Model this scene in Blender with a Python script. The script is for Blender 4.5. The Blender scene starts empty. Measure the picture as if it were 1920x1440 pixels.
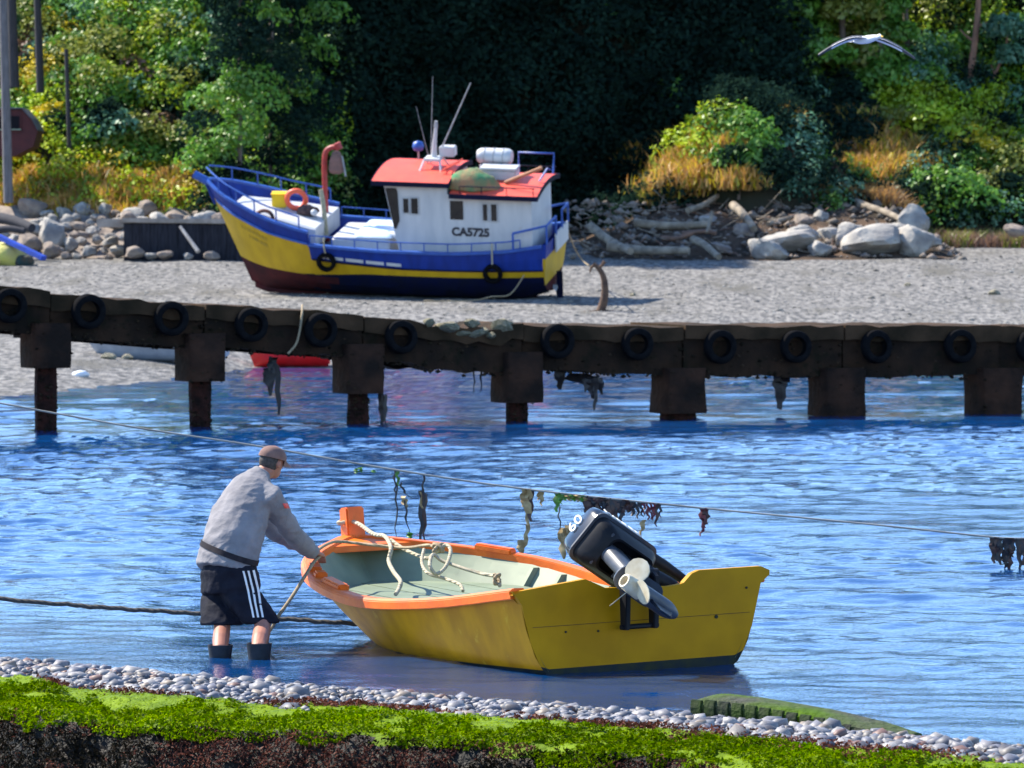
import bpy, bmesh, math, random
import numpy as np
from mathutils import Vector, Matrix, Euler, noise as mnoise
R = math.radians
random.seed(7); rng = np.random.default_rng(7)
scene = bpy.context.scene
COL = scene.collection

# ------------------------------------------------------------------ camera
CAM_H, FPX, HOR = 2.9, 8500.0, 472.0      # eye height (m), focal length in px of a 1920 px wide frame, horizon row
PITCH = math.atan((720 - HOR) / FPX)
cam_d = bpy.data.cameras.new('camera'); cam = bpy.data.objects.new('camera', cam_d); COL.objects.link(cam)
cam.location = (0, 0, CAM_H); cam.rotation_euler = (math.pi / 2 - PITCH, 0, 0)
cam_d.sensor_width = 36; cam_d.lens = FPX / 1920 * 36; cam_d.clip_start = 0.5; cam_d.clip_end = 3000
scene.camera = cam
cam_d.dof.use_dof = True; cam_d.dof.focus_distance = 33.0; cam_d.dof.aperture_fstop = 7.5

# ------------------------------------------------------------------ sky and sun
SUN_EL = R(47); SUN_H = Vector((-0.88, 0.47, 0)).normalized()       # sun stands to the left, behind the scene
SUN = Vector((SUN_H.x * math.cos(SUN_EL), SUN_H.y * math.cos(SUN_EL), math.sin(SUN_EL)))
world = bpy.data.worlds.new('World'); scene.world = world; world.use_nodes = True
wn = world.node_tree.nodes; wl = world.node_tree.links
bg = wn['Background']; sky = wn.new('ShaderNodeTexSky'); sky.sky_type = 'NISHITA'; sky.sun_disc = False
sky.sun_elevation = SUN_EL; sky.sun_rotation = math.atan2(SUN_H.x, SUN_H.y)
sky.altitude = 0; sky.air_density = 1.0; sky.dust_density = 0.0; sky.ozone_density = 5.5
wl.new(sky.outputs[0], bg.inputs[0]); bg.inputs[1].default_value = 0.15
sl = bpy.data.lights.new('sun', 'SUN'); sl.energy = 5.0; sl.angle = R(0.5); sl.color = (1.0, 0.92, 0.78)
so = bpy.data.objects.new('sun', sl); COL.objects.link(so); so.rotation_euler = (-SUN).to_track_quat('-Z', 'Y').to_euler()
so.location = (0, 60, 60)
vs = scene.view_settings; vs.view_transform = 'Standard'; vs.look = 'None'; vs.gamma = 1; vs.exposure = 1.2
scene.cycles.max_bounces = 6; scene.cycles.use_denoising = True

# ------------------------------------------------------------------ helpers
cth, sth = math.cos(PITCH), math.sin(PITCH)
def at(px, py, Y):
    """point at depth Y that stands where the 1920x1440 photograph shows (px, py)"""
    u = (px - 960) / FPX; v = (720 - py) / FPX
    d = Vector((u, cth + v * sth, -sth + v * cth)); k = Y / d.y
    return Vector((d.x * k, Y, CAM_H + d.z * k))
def onz(px, py, z):
    u = (px - 960) / FPX; v = (720 - py) / FPX
    d = Vector((u, cth + v * sth, -sth + v * cth)); k = (z - CAM_H) / d.z
    return Vector((d.x * k, d.y * k, z))
def proj(P):
    P = np.atleast_2d(np.asarray(P, float)); z = P[:, 2] - CAM_H
    d = P[:, 1] * cth - z * sth; u = P[:, 1] * sth + z * cth
    return 960 + FPX * P[:, 0] / d, 720 - FPX * u / d
def lerp(xs, ys, t): return np.interp(t, xs, ys)
def hermite(xs, ys, t):
    xs = np.array(xs, float); ys = np.array(ys, float); m = np.gradient(ys, xs)
    i = int(np.clip(np.searchsorted(xs, t) - 1, 0, len(xs) - 2)); h = xs[i + 1] - xs[i]; s = (t - xs[i]) / h
    return float((2*s**3-3*s**2+1)*ys[i] + (s**3-2*s**2+s)*h*m[i] + (-2*s**3+3*s**2)*ys[i+1] + (s**3-s**2)*h*m[i+1])

MATS = {}
def mat(name, c1, c2=None, scale=6.0, rough=0.6, bump=0.0, bscale=None, metal=0.0, island=0.0, spec=0.5, contrast=(0.35, 0.65), dirt=None, stretch=None, coat=0):
    """principled material whose colour drifts between c1 and c2 with object-space noise; island = random value per loose piece"""
    if name in MATS: return MATS[name]
    m = bpy.data.materials.new(name); m.use_nodes = True; N = m.node_tree.nodes; L = m.node_tree.links
    b = N['Principled BSDF']; b.inputs['Roughness'].default_value = rough; b.inputs['Metallic'].default_value = metal
    b.inputs['Specular IOR Level'].default_value = spec; b.inputs['Coat Weight'].default_value = coat
    tc = N.new('ShaderNodeTexCoord'); vec = tc.outputs['Object']
    if stretch:
        mp = N.new('ShaderNodeMapping'); mp.inputs['Scale'].default_value = stretch; L.new(vec, mp.inputs[0]); vec = mp.outputs[0]
    c2 = c2 or tuple(x * 0.8 for x in c1)
    nz = N.new('ShaderNodeTexNoise'); nz.inputs['Scale'].default_value = scale; nz.inputs['Detail'].default_value = 6; L.new(vec, nz.inputs['Vector'])
    mr = N.new('ShaderNodeMapRange'); mr.inputs[1].default_value = contrast[0]; mr.inputs[2].default_value = contrast[1]; L.new(nz.outputs['Fac'], mr.inputs[0])
    mx = N.new('ShaderNodeMix'); mx.data_type = 'RGBA'; mx.inputs[6].default_value = (*c1, 1); mx.inputs[7].default_value = (*c2, 1)
    L.new(mr.outputs[0], mx.inputs[0]); out = mx.outputs[2]
    if dirt:
        n2 = N.new('ShaderNodeTexNoise'); n2.inputs['Scale'].default_value = dirt[1]; n2.inputs['Detail'].default_value = 8; n2.inputs['Roughness'].default_value = 0.7; L.new(vec, n2.inputs['Vector'])
        r2 = N.new('ShaderNodeMapRange'); r2.inputs[1].default_value = dirt[2]; r2.inputs[2].default_value = dirt[2] + 0.12; L.new(n2.outputs['Fac'], r2.inputs[0])
        m2 = N.new('ShaderNodeMix'); m2.data_type = 'RGBA'; L.new(r2.outputs[0], m2.inputs[0]); L.new(out, m2.inputs[6]); m2.inputs[7].default_value = (*dirt[0], 1); out = m2.outputs[2]
    if island:
        g = N.new('ShaderNodeNewGeometry'); h = N.new('ShaderNodeHueSaturation')
        a = N.new('ShaderNodeMapRange'); a.inputs[3].default_value = 1 - island; a.inputs[4].default_value = 1 + island
        L.new(g.outputs['Random Per Island'], a.inputs[0]); L.new(a.outputs[0], h.inputs['Value']); L.new(out, h.inputs['Color']); out = h.outputs[0]
    L.new(out, b.inputs['Base Color'])
    if bump:
        nb = N.new('ShaderNodeTexNoise'); nb.inputs['Scale'].default_value = bscale or scale * 4; nb.inputs['Detail'].default_value = 6; L.new(vec, nb.inputs['Vector'])
        bp = N.new('ShaderNodeBump'); bp.inputs['Strength'].default_value = 1; bp.inputs['Distance'].default_value = bump; L.new(nb.outputs['Fac'], bp.inputs['Height']); L.new(bp.outputs[0], b.inputs['Normal'])
    MATS[name] = m; return m
def leaf_mat(name, c1, c2, var=0.35, transl=0.35, gloss=0.04):
    m = bpy.data.materials.new(name); m.use_nodes = True; N = m.node_tree.nodes; L = m.node_tree.links
    N.remove(N['Principled BSDF']); out = N['Material Output']
    g = N.new('ShaderNodeNewGeometry'); mx = N.new('ShaderNodeMix'); mx.data_type = 'RGBA'; mx.inputs[6].default_value = (*c1, 1); mx.inputs[7].default_value = (*c2, 1)
    L.new(g.outputs['Random Per Island'], mx.inputs[0])
    tc = N.new('ShaderNodeTexCoord'); nz = N.new('ShaderNodeTexNoise'); nz.inputs['Scale'].default_value = 0.45; nz.inputs['Detail'].default_value = 4; L.new(tc.outputs['Object'], nz.inputs['Vector'])
    mr = N.new('ShaderNodeMapRange'); mr.inputs[1].default_value = 0.3; mr.inputs[2].default_value = 0.7; mr.inputs[3].default_value = 1 - var; mr.inputs[4].default_value = 1 + var; L.new(nz.outputs['Fac'], mr.inputs[0])
    h = N.new('ShaderNodeHueSaturation'); L.new(mr.outputs[0], h.inputs['Value']); L.new(mx.outputs[2], h.inputs['Color'])
    d = N.new('ShaderNodeBsdfDiffuse'); t = N.new('ShaderNodeBsdfTranslucent'); s = N.new('ShaderNodeMixShader'); s.inputs[0].default_value = transl
    L.new(h.outputs[0], d.inputs[0]); L.new(h.outputs[0], t.inputs[0]); L.new(d.outputs[0], s.inputs[1]); L.new(t.outputs[0], s.inputs[2])
    gl = N.new('ShaderNodeBsdfGlossy'); gl.inputs['Roughness'].default_value = 0.45; s2 = N.new('ShaderNodeMixShader'); s2.inputs[0].default_value = gloss
    L.new(s.outputs[0], s2.inputs[1]); L.new(gl.outputs[0], s2.inputs[2]); L.new(s2.outputs[0], out.inputs[0])
    MATS[name] = m; return m

def tag(o, label=None, cat=None, group=None, kind=None):
    if label: o['label'] = label
    if cat: o['category'] = cat
    if group: o['group'] = group
    if kind: o['kind'] = kind
    return o
def thing(name, label, cat, loc=(0, 0, 0), rot=(0, 0, 0), group=None, kind=None):
    o = bpy.data.objects.new(name, None); COL.objects.link(o); o.location = loc; o.rotation_euler = rot; o.empty_display_size = 0.2
    return tag(o, label, cat, group, kind)
def link(name, me, parent=None, loc=None):
    o = bpy.data.objects.new(name, me); COL.objects.link(o)
    if parent is not None: o.parent = parent
    if loc is not None: o.location = loc
    return o
def np_mesh(name, V, Fq, mats, midx=None, smooth=False):
    """V (n,3), Fq (m,k) faces of one size"""
    me = bpy.data.meshes.new(name); V = np.asarray(V, np.float32); Fq = np.asarray(Fq, np.int32); k = Fq.shape[1]
    me.vertices.add(len(V)); me.vertices.foreach_set('co', V.ravel())
    me.loops.add(Fq.size); me.loops.foreach_set('vertex_index', Fq.ravel())
    me.polygons.add(len(Fq)); me.polygons.foreach_set('loop_start', np.arange(0, Fq.size, k, dtype=np.int32)); me.polygons.foreach_set('loop_total', np.full(len(Fq), k, np.int32))
    for m in mats: me.materials.append(m)
    if midx is not None: me.polygons.foreach_set('material_index', np.asarray(midx, np.int32))
    me.update(calc_edges=True)
    if smooth: me.shade_smooth()
    return me

class MB:
    """collects shapes for ONE mesh"""
    def __init__(s): s.v = []; s.f = []; s.m = []
    def add(s, vs, fs, mi=0):
        o = len(s.v); s.v += [tuple(v) for v in vs]; s.f += [tuple(i + o for i in f) for f in fs]; s.m += [mi] * len(fs); return s
    def box(s, c, size, rot=None, mi=0, taper=1.0):
        x, y, z = [a / 2 for a in size]; M = (rot.to_matrix() if isinstance(rot, Euler) else rot) if rot is not None else Matrix.Identity(3)
        P = [(-x, -y, -z), (x, -y, -z), (x, y, -z), (-x, y, -z), (-x*taper, -y*taper, z), (x*taper, -y*taper, z), (x*taper, y*taper, z), (-x*taper, y*taper, z)]
        return s.add([M @ Vector(p) + Vector(c) for p in P], [(0,3,2,1),(4,5,6,7),(0,1,5,4),(1,2,6,5),(2,3,7,6),(3,0,4,7)], mi)
    def loft(s, rings, caps=True, closed=True, mi=0, wrap=False):
        n = len(rings[0]); V = [p for r in rings for p in r]; Fs = []; K = len(rings)
        for a in range(K if wrap else K - 1):
            b = (a + 1) % K
            for i in range(n if closed else n - 1):
                j = (i + 1) % n; Fs.append((a*n+i, a*n+j, b*n+j, b*n+i))
        if caps and closed and not wrap:
            Fs.append(tuple(reversed(range(n)))); Fs.append(tuple((K-1)*n + i for i in range(n)))
        return s.add(V, Fs, mi)
    def tube(s, pts, r, seg=8, mi=0, caps=True, wrap=False, flat=1.0):
        pts = [Vector(p) for p in pts]; n = len(pts); rings = []
        rr = r if isinstance(r, (list, tuple, np.ndarray)) else [r] * n
        prev = None
        for i, p in enumerate(pts):
            if wrap: t = pts[(i+1) % n] - pts[i-1]
            else: t = pts[min(i+1, n-1)] - pts[max(i-1, 0)]
            t = t.normalized() if t.length > 1e-9 else Vector((0, 0, 1))
            if prev is None:
                a = Vector((0, 0, 1)) if abs(t.z) < 0.9 else Vector((1, 0, 0)); u = t.cross(a).normalized()
            else: u = (prev - t * prev.dot(t)).normalized()
            prev = u; w = t.cross(u)
            rings.append([p + (u * math.cos(2*math.pi*k/seg) * rr[i] + w * math.sin(2*math.pi*k/seg) * rr[i] * flat) for k in range(seg)])
        return s.loft(rings, caps, True, mi, wrap)
    def disc_lathe(s, prof, seg=20, M=None, mi=0, wrap=True):
        """prof: closed list of (r, z) swept about z"""
        M = M or Matrix.Identity(4); n = len(prof)
        rings = [[M @ Vector((r*math.cos(2*math.pi*k/seg), r*math.sin(2*math.pi*k/seg), z)) for (r, z) in prof] for k in range(seg)]
        return s.loft(rings, caps=False, closed=wrap, mi=mi, wrap=True)
    def build(s, name, mats, parent=None, smooth=None, bevel=0, bseg=2, loc=None):
        if not isinstance(mats, (list, tuple)): mats = [mats]
        me = bpy.data.meshes.new(name); me.from_pydata(s.v, [], s.f)
        for m in mats: me.materials.append(m)
        me.polygons.foreach_set('material_index', s.m); me.update()
        bm = bmesh.new(); bm.from_mesh(me); bmesh.ops.recalc_face_normals(bm, faces=bm.faces)
        if bevel:
            es = [e for e in bm.edges if len(e.link_faces) == 2 and e.calc_face_angle(0) > R(35)]
            bmesh.ops.bevel(bm, geom=es, offset=bevel, segments=bseg, affect='EDGES', clamp_overlap=True)
        bm.to_mesh(me); bm.free()
        if smooth is not None: me.shade_smooth(); me.set_sharp_from_angle(angle=R(smooth))
        return link(name, me, parent, loc)

TMP = bpy.data.scenes.new('workbench')
def bake(o):
    """the evaluated mesh of one object, worked out in an empty scene so that nothing else is evaluated"""
    for c in list(o.users_collection): c.objects.unlink(o)
    TMP.collection.objects.link(o); vl = TMP.view_layers[0]; vl.update(); return bpy.data.meshes.new_from_object(o.evaluated_get(vl.depsgraph))
def blob(name, mb, m, parent, voxel=0.014, smooth=6, bump=0, loc=None):
    """melts overlapping closed shapes into one continuous skin"""
    o = mb.build(name + '_src', m); rm = o.modifiers.new('r', 'REMESH'); rm.mode = 'VOXEL'; rm.voxel_size = voxel
    sm = o.modifiers.new('s', 'SMOOTH'); sm.factor = 0.5; sm.iterations = smooth
    me = bake(o); me.name = name; old = o.data; bpy.data.objects.remove(o); bpy.data.meshes.remove(old)
    if bump:
        nrm = [v.normal.copy() for v in me.vertices]; cos = [v.co.copy() for v in me.vertices]
        for v, q, nn in zip(me.vertices, cos, nrm):
            qq = Vector((q.x*5 + q.z*4, q.y*5, q.z*9 - q.x*3)); n = 1.6*(0.35 - abs(mnoise.noise(qq + Vector((3, 1, 2))))) + 0.8*(0.35 - abs(mnoise.noise(qq*2.1))) + 0.2*mnoise.noise(q*30)
            v.co = q + nn * n * bump
    if not me.materials: me.materials.append(m)
    me.shade_smooth(); return link(name, me, parent, loc)
def text_part(name, body, size, m, parent, M, ext=0.004, font_bold=0.0, sx=1.0):
    cu = bpy.data.curves.new(name, 'FONT'); cu.body = body; cu.size = size; cu.align_x = 'CENTER'; cu.align_y = 'CENTER'; cu.extrude = ext; cu.offset = font_bold
    o = bpy.data.objects.new(name + '_src', cu); COL.objects.link(o); me = bake(o); bpy.data.objects.remove(o)
    me.transform(M @ Matrix.Diagonal((sx, 1, 1, 1))); me.materials.clear(); me.materials.append(m); me.name = name
    return link(name, me, parent)
def ico(sub=1):
    bm = bmesh.new(); bmesh.ops.create_icosphere(bm, subdivisions=sub, radius=1); V = np.array([v.co[:] for v in bm.verts]); Fc = np.array([[v.index for v in f.verts] for f in bm.faces]); bm.free(); return V, Fc
def rock_mesh(name, seed, m, sub=3, rough=0.28, facet=4):
    V, Fc = ico(sub); r = random.Random(seed); off = Vector((r.uniform(0, 50), r.uniform(0, 50), r.uniform(0, 50)))
    planes = [(Vector((r.gauss(0, 1), r.gauss(0, 1), r.gauss(0, 1))).normalized(), r.uniform(0.55, 0.9)) for _ in range(facet * 3)]
    out = []
    for v in V:
        p = Vector(v); k = 1.0
        for n, d in planes:
            q = p.dot(n)
            if q > 0: k = min(k, d / q)
        p = p * k; p *= 1 + rough * 0.4 * mnoise.noise(p * 1.7 + off) + 0.07 * mnoise.noise(p * 5 + off); out.append(p)
    me = np_mesh(name, np.array(out), Fc, [m]); me.shade_smooth(); me.set_sharp_from_angle(angle=R(28)); return me
def leaves(P, Nn, size, asp=0.55, jit=0.8, r=rng):
    """diamond-shaped leaf faces"""
    n = len(P); Nn = Nn + r.normal(0, jit, (n, 3)); Nn /= np.linalg.norm(Nn, axis=1, keepdims=True) + 1e-9
    t = np.cross(Nn, r.normal(0, 1, (n, 3))); t /= np.linalg.norm(t, axis=1, keepdims=True) + 1e-9; b = np.cross(Nn, t)
    s = (size if np.ndim(size) else np.full(n, size))[:, None]
    V = np.stack([P - t*s, P - b*s*asp + Nn*s*0.15, P + t*s, P + b*s*asp + Nn*s*0.15], 1).reshape(-1, 3)
    return V, np.arange(4*n).reshape(-1, 4)
def blades(P, h, w, lean=0.35, r=rng):
    """upright grass blades, a bent strip of two quads each"""
    n = len(P); a = r.uniform(0, 2*np.pi, n); d = np.stack([np.cos(a), np.sin(a), 0*a], 1) * w; hh = (h * r.uniform(0.6, 1.3, n))[:, None]
    ln = r.normal(0, lean, (n, 3)); ln[:, 2] = 0; up = np.array([0, 0, 1.0])
    m1 = P + up*hh*0.6 + ln*hh*0.4; m2 = P + up*hh*0.95 + ln*hh
    V = np.stack([P - d, P + d, m1 + d*0.7, m1 - d*0.7, m2 + d*0.15, m2 - d*0.15], 1).reshape(-1, 3)
    b = np.arange(n)[:, None]*6
    return V, np.concatenate([b + [0, 1, 2, 3], b + [3, 2, 4, 5]], 0)
def merge(parts):
    V = []; Fq = []; M = []; o = 0
    for (v, f, mi) in parts:
        V.append(v); Fq.append(f + o); M.append(np.full(len(f), mi)); o += len(v)
    return np.concatenate(V), np.concatenate(Fq), np.concatenate(M)
def smoothstep(a, b, x): t = np.clip((x - a) / (b - a), 0, 1); return t*t*(3-2*t)

# a cheap vector value-noise for numpy grids
VT = {}
def vnoise(x, y, seed=0):
    if seed not in VT: VT[seed] = np.random.default_rng(seed).random((64, 64))
    T = VT[seed]
    xi = np.floor(x).astype(int); yi = np.floor(y).astype(int); fx = x - xi; fy = y - yi; fx = fx*fx*(3-2*fx); fy = fy*fy*(3-2*fy)
    g = lambda a, b: T[a % 64, b % 64]
    return (g(xi, yi)*(1-fx) + g(xi+1, yi)*fx)*(1-fy) + (g(xi, yi+1)*(1-fx) + g(xi+1, yi+1)*fx)*fy - 0.5

# ------------------------------------------------------------------ setting: ground, beach, hill, water
def shore_y(x):                        # far waterline
    return np.interp(x, [-40, -10.2, -7.6, -6.6, 4, 40], [86, 90, 103, 113, 115, 116])
def beach_z(x, y):
    ys = shore_y(x); ym = np.maximum(141.0, ys + 10)
    z = np.where(y < ys, (y - ys)*0.05, 0)
    t = np.clip((y - ys) / (141 - ys), 0, 1); z = z + t*1.4
    z = z + np.interp(y, [141, 165, 178, 200, 260], [0, 1.25, 2.1, 3.0, 5])
    return z + 0.10*vnoise(x*0.35, y*0.25, 3)*smoothstep(0, 6, y - ys) + 0.05*vnoise(x*1.1, y*0.5, 5)
def hill_z(x, y):
    base = beach_z(x, y)
    n = 1.2*vnoise(x*0.25, y*0.25, 8)
    left = np.clip((y - 173 - 2*vnoise(x*0.3, 0*x, 4)) * 0.72, -2, 13) * smoothstep(-5.5, -8.5, x)
    cliff = np.clip((y - 179) * 3.0, -2, np.interp(x, [-3, 8], [12.5, 10.6])) * smoothstep(-9, -6.5, x) * smoothstep(13.5, 10.5, x)
    mound = 5.6*np.exp(-(((x - 9.3)/3.3)**2 + ((y - 176)/4.2)**2)) * smoothstep(168, 173, y)
    right = np.clip((y - 173.5 - 2*vnoise(x*0.3, 0*x, 14)) * 0.62, -2, 12.5) * smoothstep(10.2, 12.5, x)
    h = np.maximum(np.maximum(left, cliff), np.maximum(mound, right))
    return base + h + n*smoothstep(0.5, 4, h)

M_gravel = mat('gravel', (0.23, 0.22, 0.21), (0.08, 0.08, 0.082), scale=5.5, spec=0.12, rough=0.95, bump=0.06, bscale=10, dirt=((0.11, 0.105, 0.095), 0.5, 0.52), stretch=(1, 0.3, 1), contrast=(0.38, 0.62))
def wet_gravel():
    m = M_gravel
    return m
M_earth = mat('earth', (0.018, 0.022, 0.010), (0.035, 0.028, 0.016), scale=0.8, rough=1, bump=0.05)
def grid(xs, ys, zf):
    X, Y = np.meshgrid(xs, ys); Z = zf(X, Y); nx, ny = len(xs), len(ys)
    i = (np.arange(ny-1)[:, None]*nx + np.arange(nx-1)[None, :]).ravel()
    return np.stack([X.ravel(), Y.ravel(), Z.ravel()], 1), np.stack([i, i+1, i+nx+1, i+nx], 1)
V, Fq = grid(np.linspace(-1500, 1500, 31), np.linspace(-1000, 2500, 31), lambda x, y: 0*x - 4)
tag(link('ground', np_mesh('ground', V, Fq, [M_earth])), kind='structure')
V, Fq = grid(np.arange(-45, 45.1, 0.5), np.arange(60, 182, 0.4), beach_z)
tag(link('beach', np_mesh('beach', V, Fq, [M_gravel], smooth=True)), kind='structure')
V, Fq = grid(np.arange(-60, 60.1, 0.5), np.arange(166, 236, 0.35), lambda x, y: hill_z(x, y) - 0.12*smoothstep(3.2, 2.2, hill_z(x, y) - beach_z(x, y) + 2) - 0.1)
tag(link('hillside', np_mesh('hillside', V, Fq, [M_earth], smooth=True)), kind='structure')

def water_mat():
    m = bpy.data.materials.new('sea_water'); m.use_nodes = True; N = m.node_tree.nodes; L = m.node_tree.links; b = N['Principled BSDF']
    b.inputs['Base Color'].default_value = (0.001, 0.04, 0.15, 1); b.inputs['Roughness'].default_value = 0.04; b.inputs['IOR'].default_value = 1.8
    tc = N.new('ShaderNodeTexCoord')
    def nz(scale, st, det=3):
        mp = N.new('ShaderNodeMapping'); mp.inputs['Scale'].default_value = st; mp.inputs['Rotation'].default_value = (0, 0, R(6)); L.new(tc.outputs['Object'], mp.inputs[0])
        n = N.new('ShaderNodeTexNoise'); n.inputs['Scale'].default_value = scale; n.inputs['Detail'].default_value = det; n.inputs['Roughness'].default_value = 0.55; L.new(mp.outputs[0], n.inputs['Vector']); return n
    a = nz(26.0, (0.8, 1, 1), 2); bp = N.new('ShaderNodeBump'); bp.inputs['Strength'].default_value = 1.0; bp.inputs['Distance'].default_value = 0.0035; L.new(a.outputs['Fac'], bp.inputs['Height']); L.new(bp.outputs[0], b.inputs['Normal'])
    return m
def wave_z(x, y):
    r = np.random.default_rng(21); z = 0*x
    off = (x + 3.59)*0.64 + (y - 31.76)*0.769                                   # metres offshore: sheltered and calmer near the bank
    gust = np.clip(0.75 + 1.3*vnoise(x*0.10, y*0.06, 31) + 0.9*vnoise(x*0.3, y*0.16, 33), 0.3, 1.5)*(0.22 + 0.78*smoothstep(1.0, 11, off))
    for _ in range(46):
        lam = 0.17*math.exp(r.uniform(0, 1.15)); ang = r.normal(1.35, 0.62); k = 2*np.pi/lam
        z = z + 0.0215*lam/(2*np.pi)*np.sin(k*(x*np.cos(ang) + y*np.sin(ang)) + r.uniform(0, 6.28) + 2.2*vnoise(x*0.5, y*0.5, 34))
    sw = 0*x
    for _ in range(12):
        lam = r.uniform(0.9, 2.6); ang = r.normal(1.45, 0.5); k = 2*np.pi/lam; sw = sw + 0.0032*lam**0.8*np.sin(k*(x*np.cos(ang) + y*np.sin(ang)) + r.uniform(0, 6.28))
    return z*gust*1.25 + sw*(0.25 + 0.75*smoothstep(0, 9, off))
XS = np.concatenate([np.arange(-26, -7.4, 0.3), np.arange(-7.2, 8.2, 0.075), np.arange(8.4, 26, 0.3)])
V, Fq = grid(XS, np.concatenate([np.arange(18, 25.5, 0.2), np.arange(25.5, 54, 0.055), np.arange(54, 82, 0.11), np.arange(82, 119, 0.25)]), wave_z)
fc = V[Fq].mean(1); dl = (fc[:, 0] + 3.59)*-0.64 + (fc[:, 1] - 31.76)*-0.769
Fq = Fq[dl < 0.9]
tag(link('water', np_mesh('water', V, Fq, [water_mat()], smooth=True)), kind='structure')

# ------------------------------------------------------------------ near shore: pebble bank and algae-covered wall
SH0 = np.array([-3.59, 31.76]); SHN = np.array([-0.64, -0.769])      # a point of the near waterline, direction landwards
SHT = np.array([0.769, -0.64])                                         # along the shore, towards the right
def shore_pt(a, d): return SH0 + SHT*a + SHN*d                         # a: metres along, d: metres landwards
def wall_off(a): return 0.55*np.exp(-((a - 3.2)/1.7)**2)      # the shingle is widest here
def bank_z(d, a=0.0):
    d = np.where(np.asarray(d) > 0, np.asarray(d)*1.25/(1.25 + wall_off(np.asarray(a))), d)
    return np.interp(d, [-4, -0.6, -0.1, 0.3, 1.2, 1.32], [-0.6, -0.16, 0.0, 0.07, 0.10, -0.4]) - 0.008*np.maximum(np.asarray(a) - 6.2, 0)
A = np.arange(-9, 20, 0.15); D = np.arange(-4, 2.2, 0.1); AA, DD = np.meshgrid(A, D); PX = SH0[0] + SHT[0]*AA + SHN[0]*DD; PY = SH0[1] + SHT[1]*AA + SHN[1]*DD
nx = len(A); i = (np.arange(len(D)-1)[:, None]*nx + np.arange(nx-1)[None, :]).ravel()
M_sand = mat('wet_shingle', (0.10, 0.10, 0.11), (0.05, 0.05, 0.06), scale=14, rough=0.7, bump=0.02)
bank = tag(link('pebble_bank', np_mesh('pebble_bank', np.stack([PX.ravel(), PY.ravel(), bank_z(DD, AA).ravel() - 0.03], 1), np.stack([i, i+nx, i+nx+1, i+1], 1), [M_sand], smooth=True)), kind='structure')
def pebble_mat():
    m = mat('pebble_stone', (0.30, 0.29, 0.29), (0.20, 0.20, 0.22), scale=18, rough=0.55, spec=0.4); N = m.node_tree.nodes; L = m.node_tree.links; b = N['Principled BSDF']
    g = N.new('ShaderNodeNewGeometry'); oi = N.new('ShaderNodeObjectInfo'); ad = N.new('ShaderNodeMath'); L.new(g.outputs['Random Per Island'], ad.inputs[0]); L.new(oi.outputs['Random'], ad.inputs[1])
    fr = N.new('ShaderNodeMath'); fr.operation = 'FRACT'; L.new(ad.outputs[0], fr.inputs[0])
    cr = N.new('ShaderNodeValToRGB'); cr.color_ramp.interpolation = 'CONSTANT'; e = cr.color_ramp.elements
    cols = [(0, (0.34, 0.34, 0.36)), (0.16, (0.20, 0.21, 0.24)), (0.32, (0.45, 0.44, 0.43)), (0.45, (0.12, 0.12, 0.14)), (0.55, (0.30, 0.28, 0.26)), (0.66, (0.26, 0.27, 0.32)), (0.80, (0.40, 0.33, 0.26)), (0.88, (0.55, 0.54, 0.52)), (0.95, (0.30, 0.18, 0.15))]
    e[0].position = 0; e[0].color = (*cols[0][1], 1); e[1].position = cols[1][0]; e[1].color = (*cols[1][1], 1)
    for p, c in cols[2:]: q = e.new(p); q.color = (*c, 1)
    L.new(fr.outputs[0], cr.inputs[0])
    mx = N.new('ShaderNodeMix'); mx.data_type = 'RGBA'; mx.blend_type = 'MULTIPLY'; mx.inputs[0].default_value = 1
    old = b.inputs['Base Color'].links[0].from_socket; hs = N.new('ShaderNodeHueSaturation'); hs.inputs['Value'].default_value = 2.0; L.new(old, hs.inputs['Color'])
    L.new(hs.outputs[0], mx.inputs[6]); L.new(cr.outputs[0], mx.inputs[7]); L.new(mx.outputs[2], b.inputs['Base Color']); return m
M_peb = pebble_mat()
ICO = ico(1)
OCT = (np.array([(1, 0, 0), (0.3, 0.9, 0), (-0.85, 0.5, 0), (-0.8, -0.55, 0), (0.35, -0.95, 0), (0.1, 0.05, 1), (0, 0, -0.8)], float), np.array([(0, 1, 5), (1, 2, 5), (2, 3, 5), (3, 4, 5), (4, 0, 5), (1, 0, 6), (2, 1, 6), (3, 2, 6), (4, 3, 6), (0, 4, 6)]))
def stone_v(r):
    a = r.uniform(0, 6.28); c, q = math.cos(a), math.sin(a); V = OCT[0]*[1, r.uniform(0.7, 1), r.uniform(0.5, 0.8)]*(1 + r.normal(0, 0.12, (7, 1))); return V @ np.array([[c, q, 0], [-q, c, 0], [0, 0, 1]])
def pebble_v(r):
    s = np.array([1, r.uniform(0.62, 0.95), r.uniform(0.42, 0.68)]); V = ICO[0]*s
    V = V * (1 + 0.10*np.sin(V[:, :1]*r.uniform(1, 3) + r.uniform(0, 6)) + 0.08*np.cos(V[:, 1:2]*r.uniform(1, 4) + r.uniform(0, 6)))
    return V
PEB = []
for k in range(14):
    me = np_mesh('pebble', pebble_v(rng), ICO[1], [M_peb], smooth=True); PEB.append(me)
cand = []
for k in range(7200):
    a = rng.uniform(-1.2, 10.0); w = 1.15 + 0.12*math.sin(a*1.7) + float(wall_off(a)); d = rng.uniform(-0.3, w + 0.12)
    if d > w + 0.12: continue
    r = float(np.clip(rng.lognormal(math.log(0.031), 0.46), 0.013, 0.09)) * (1.0 if a < 6 else 1.15)
    p = shore_pt(a, d); cand.append((p[0], p[1], float(bank_z(min(d, 1.18*(1.25 + float(wall_off(a)))/1.25), a)) - 0.02 + rng.uniform(0, 0.028), r, d))
px, py = proj([(c[0], c[1], c[2]) for c in cand])
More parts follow.
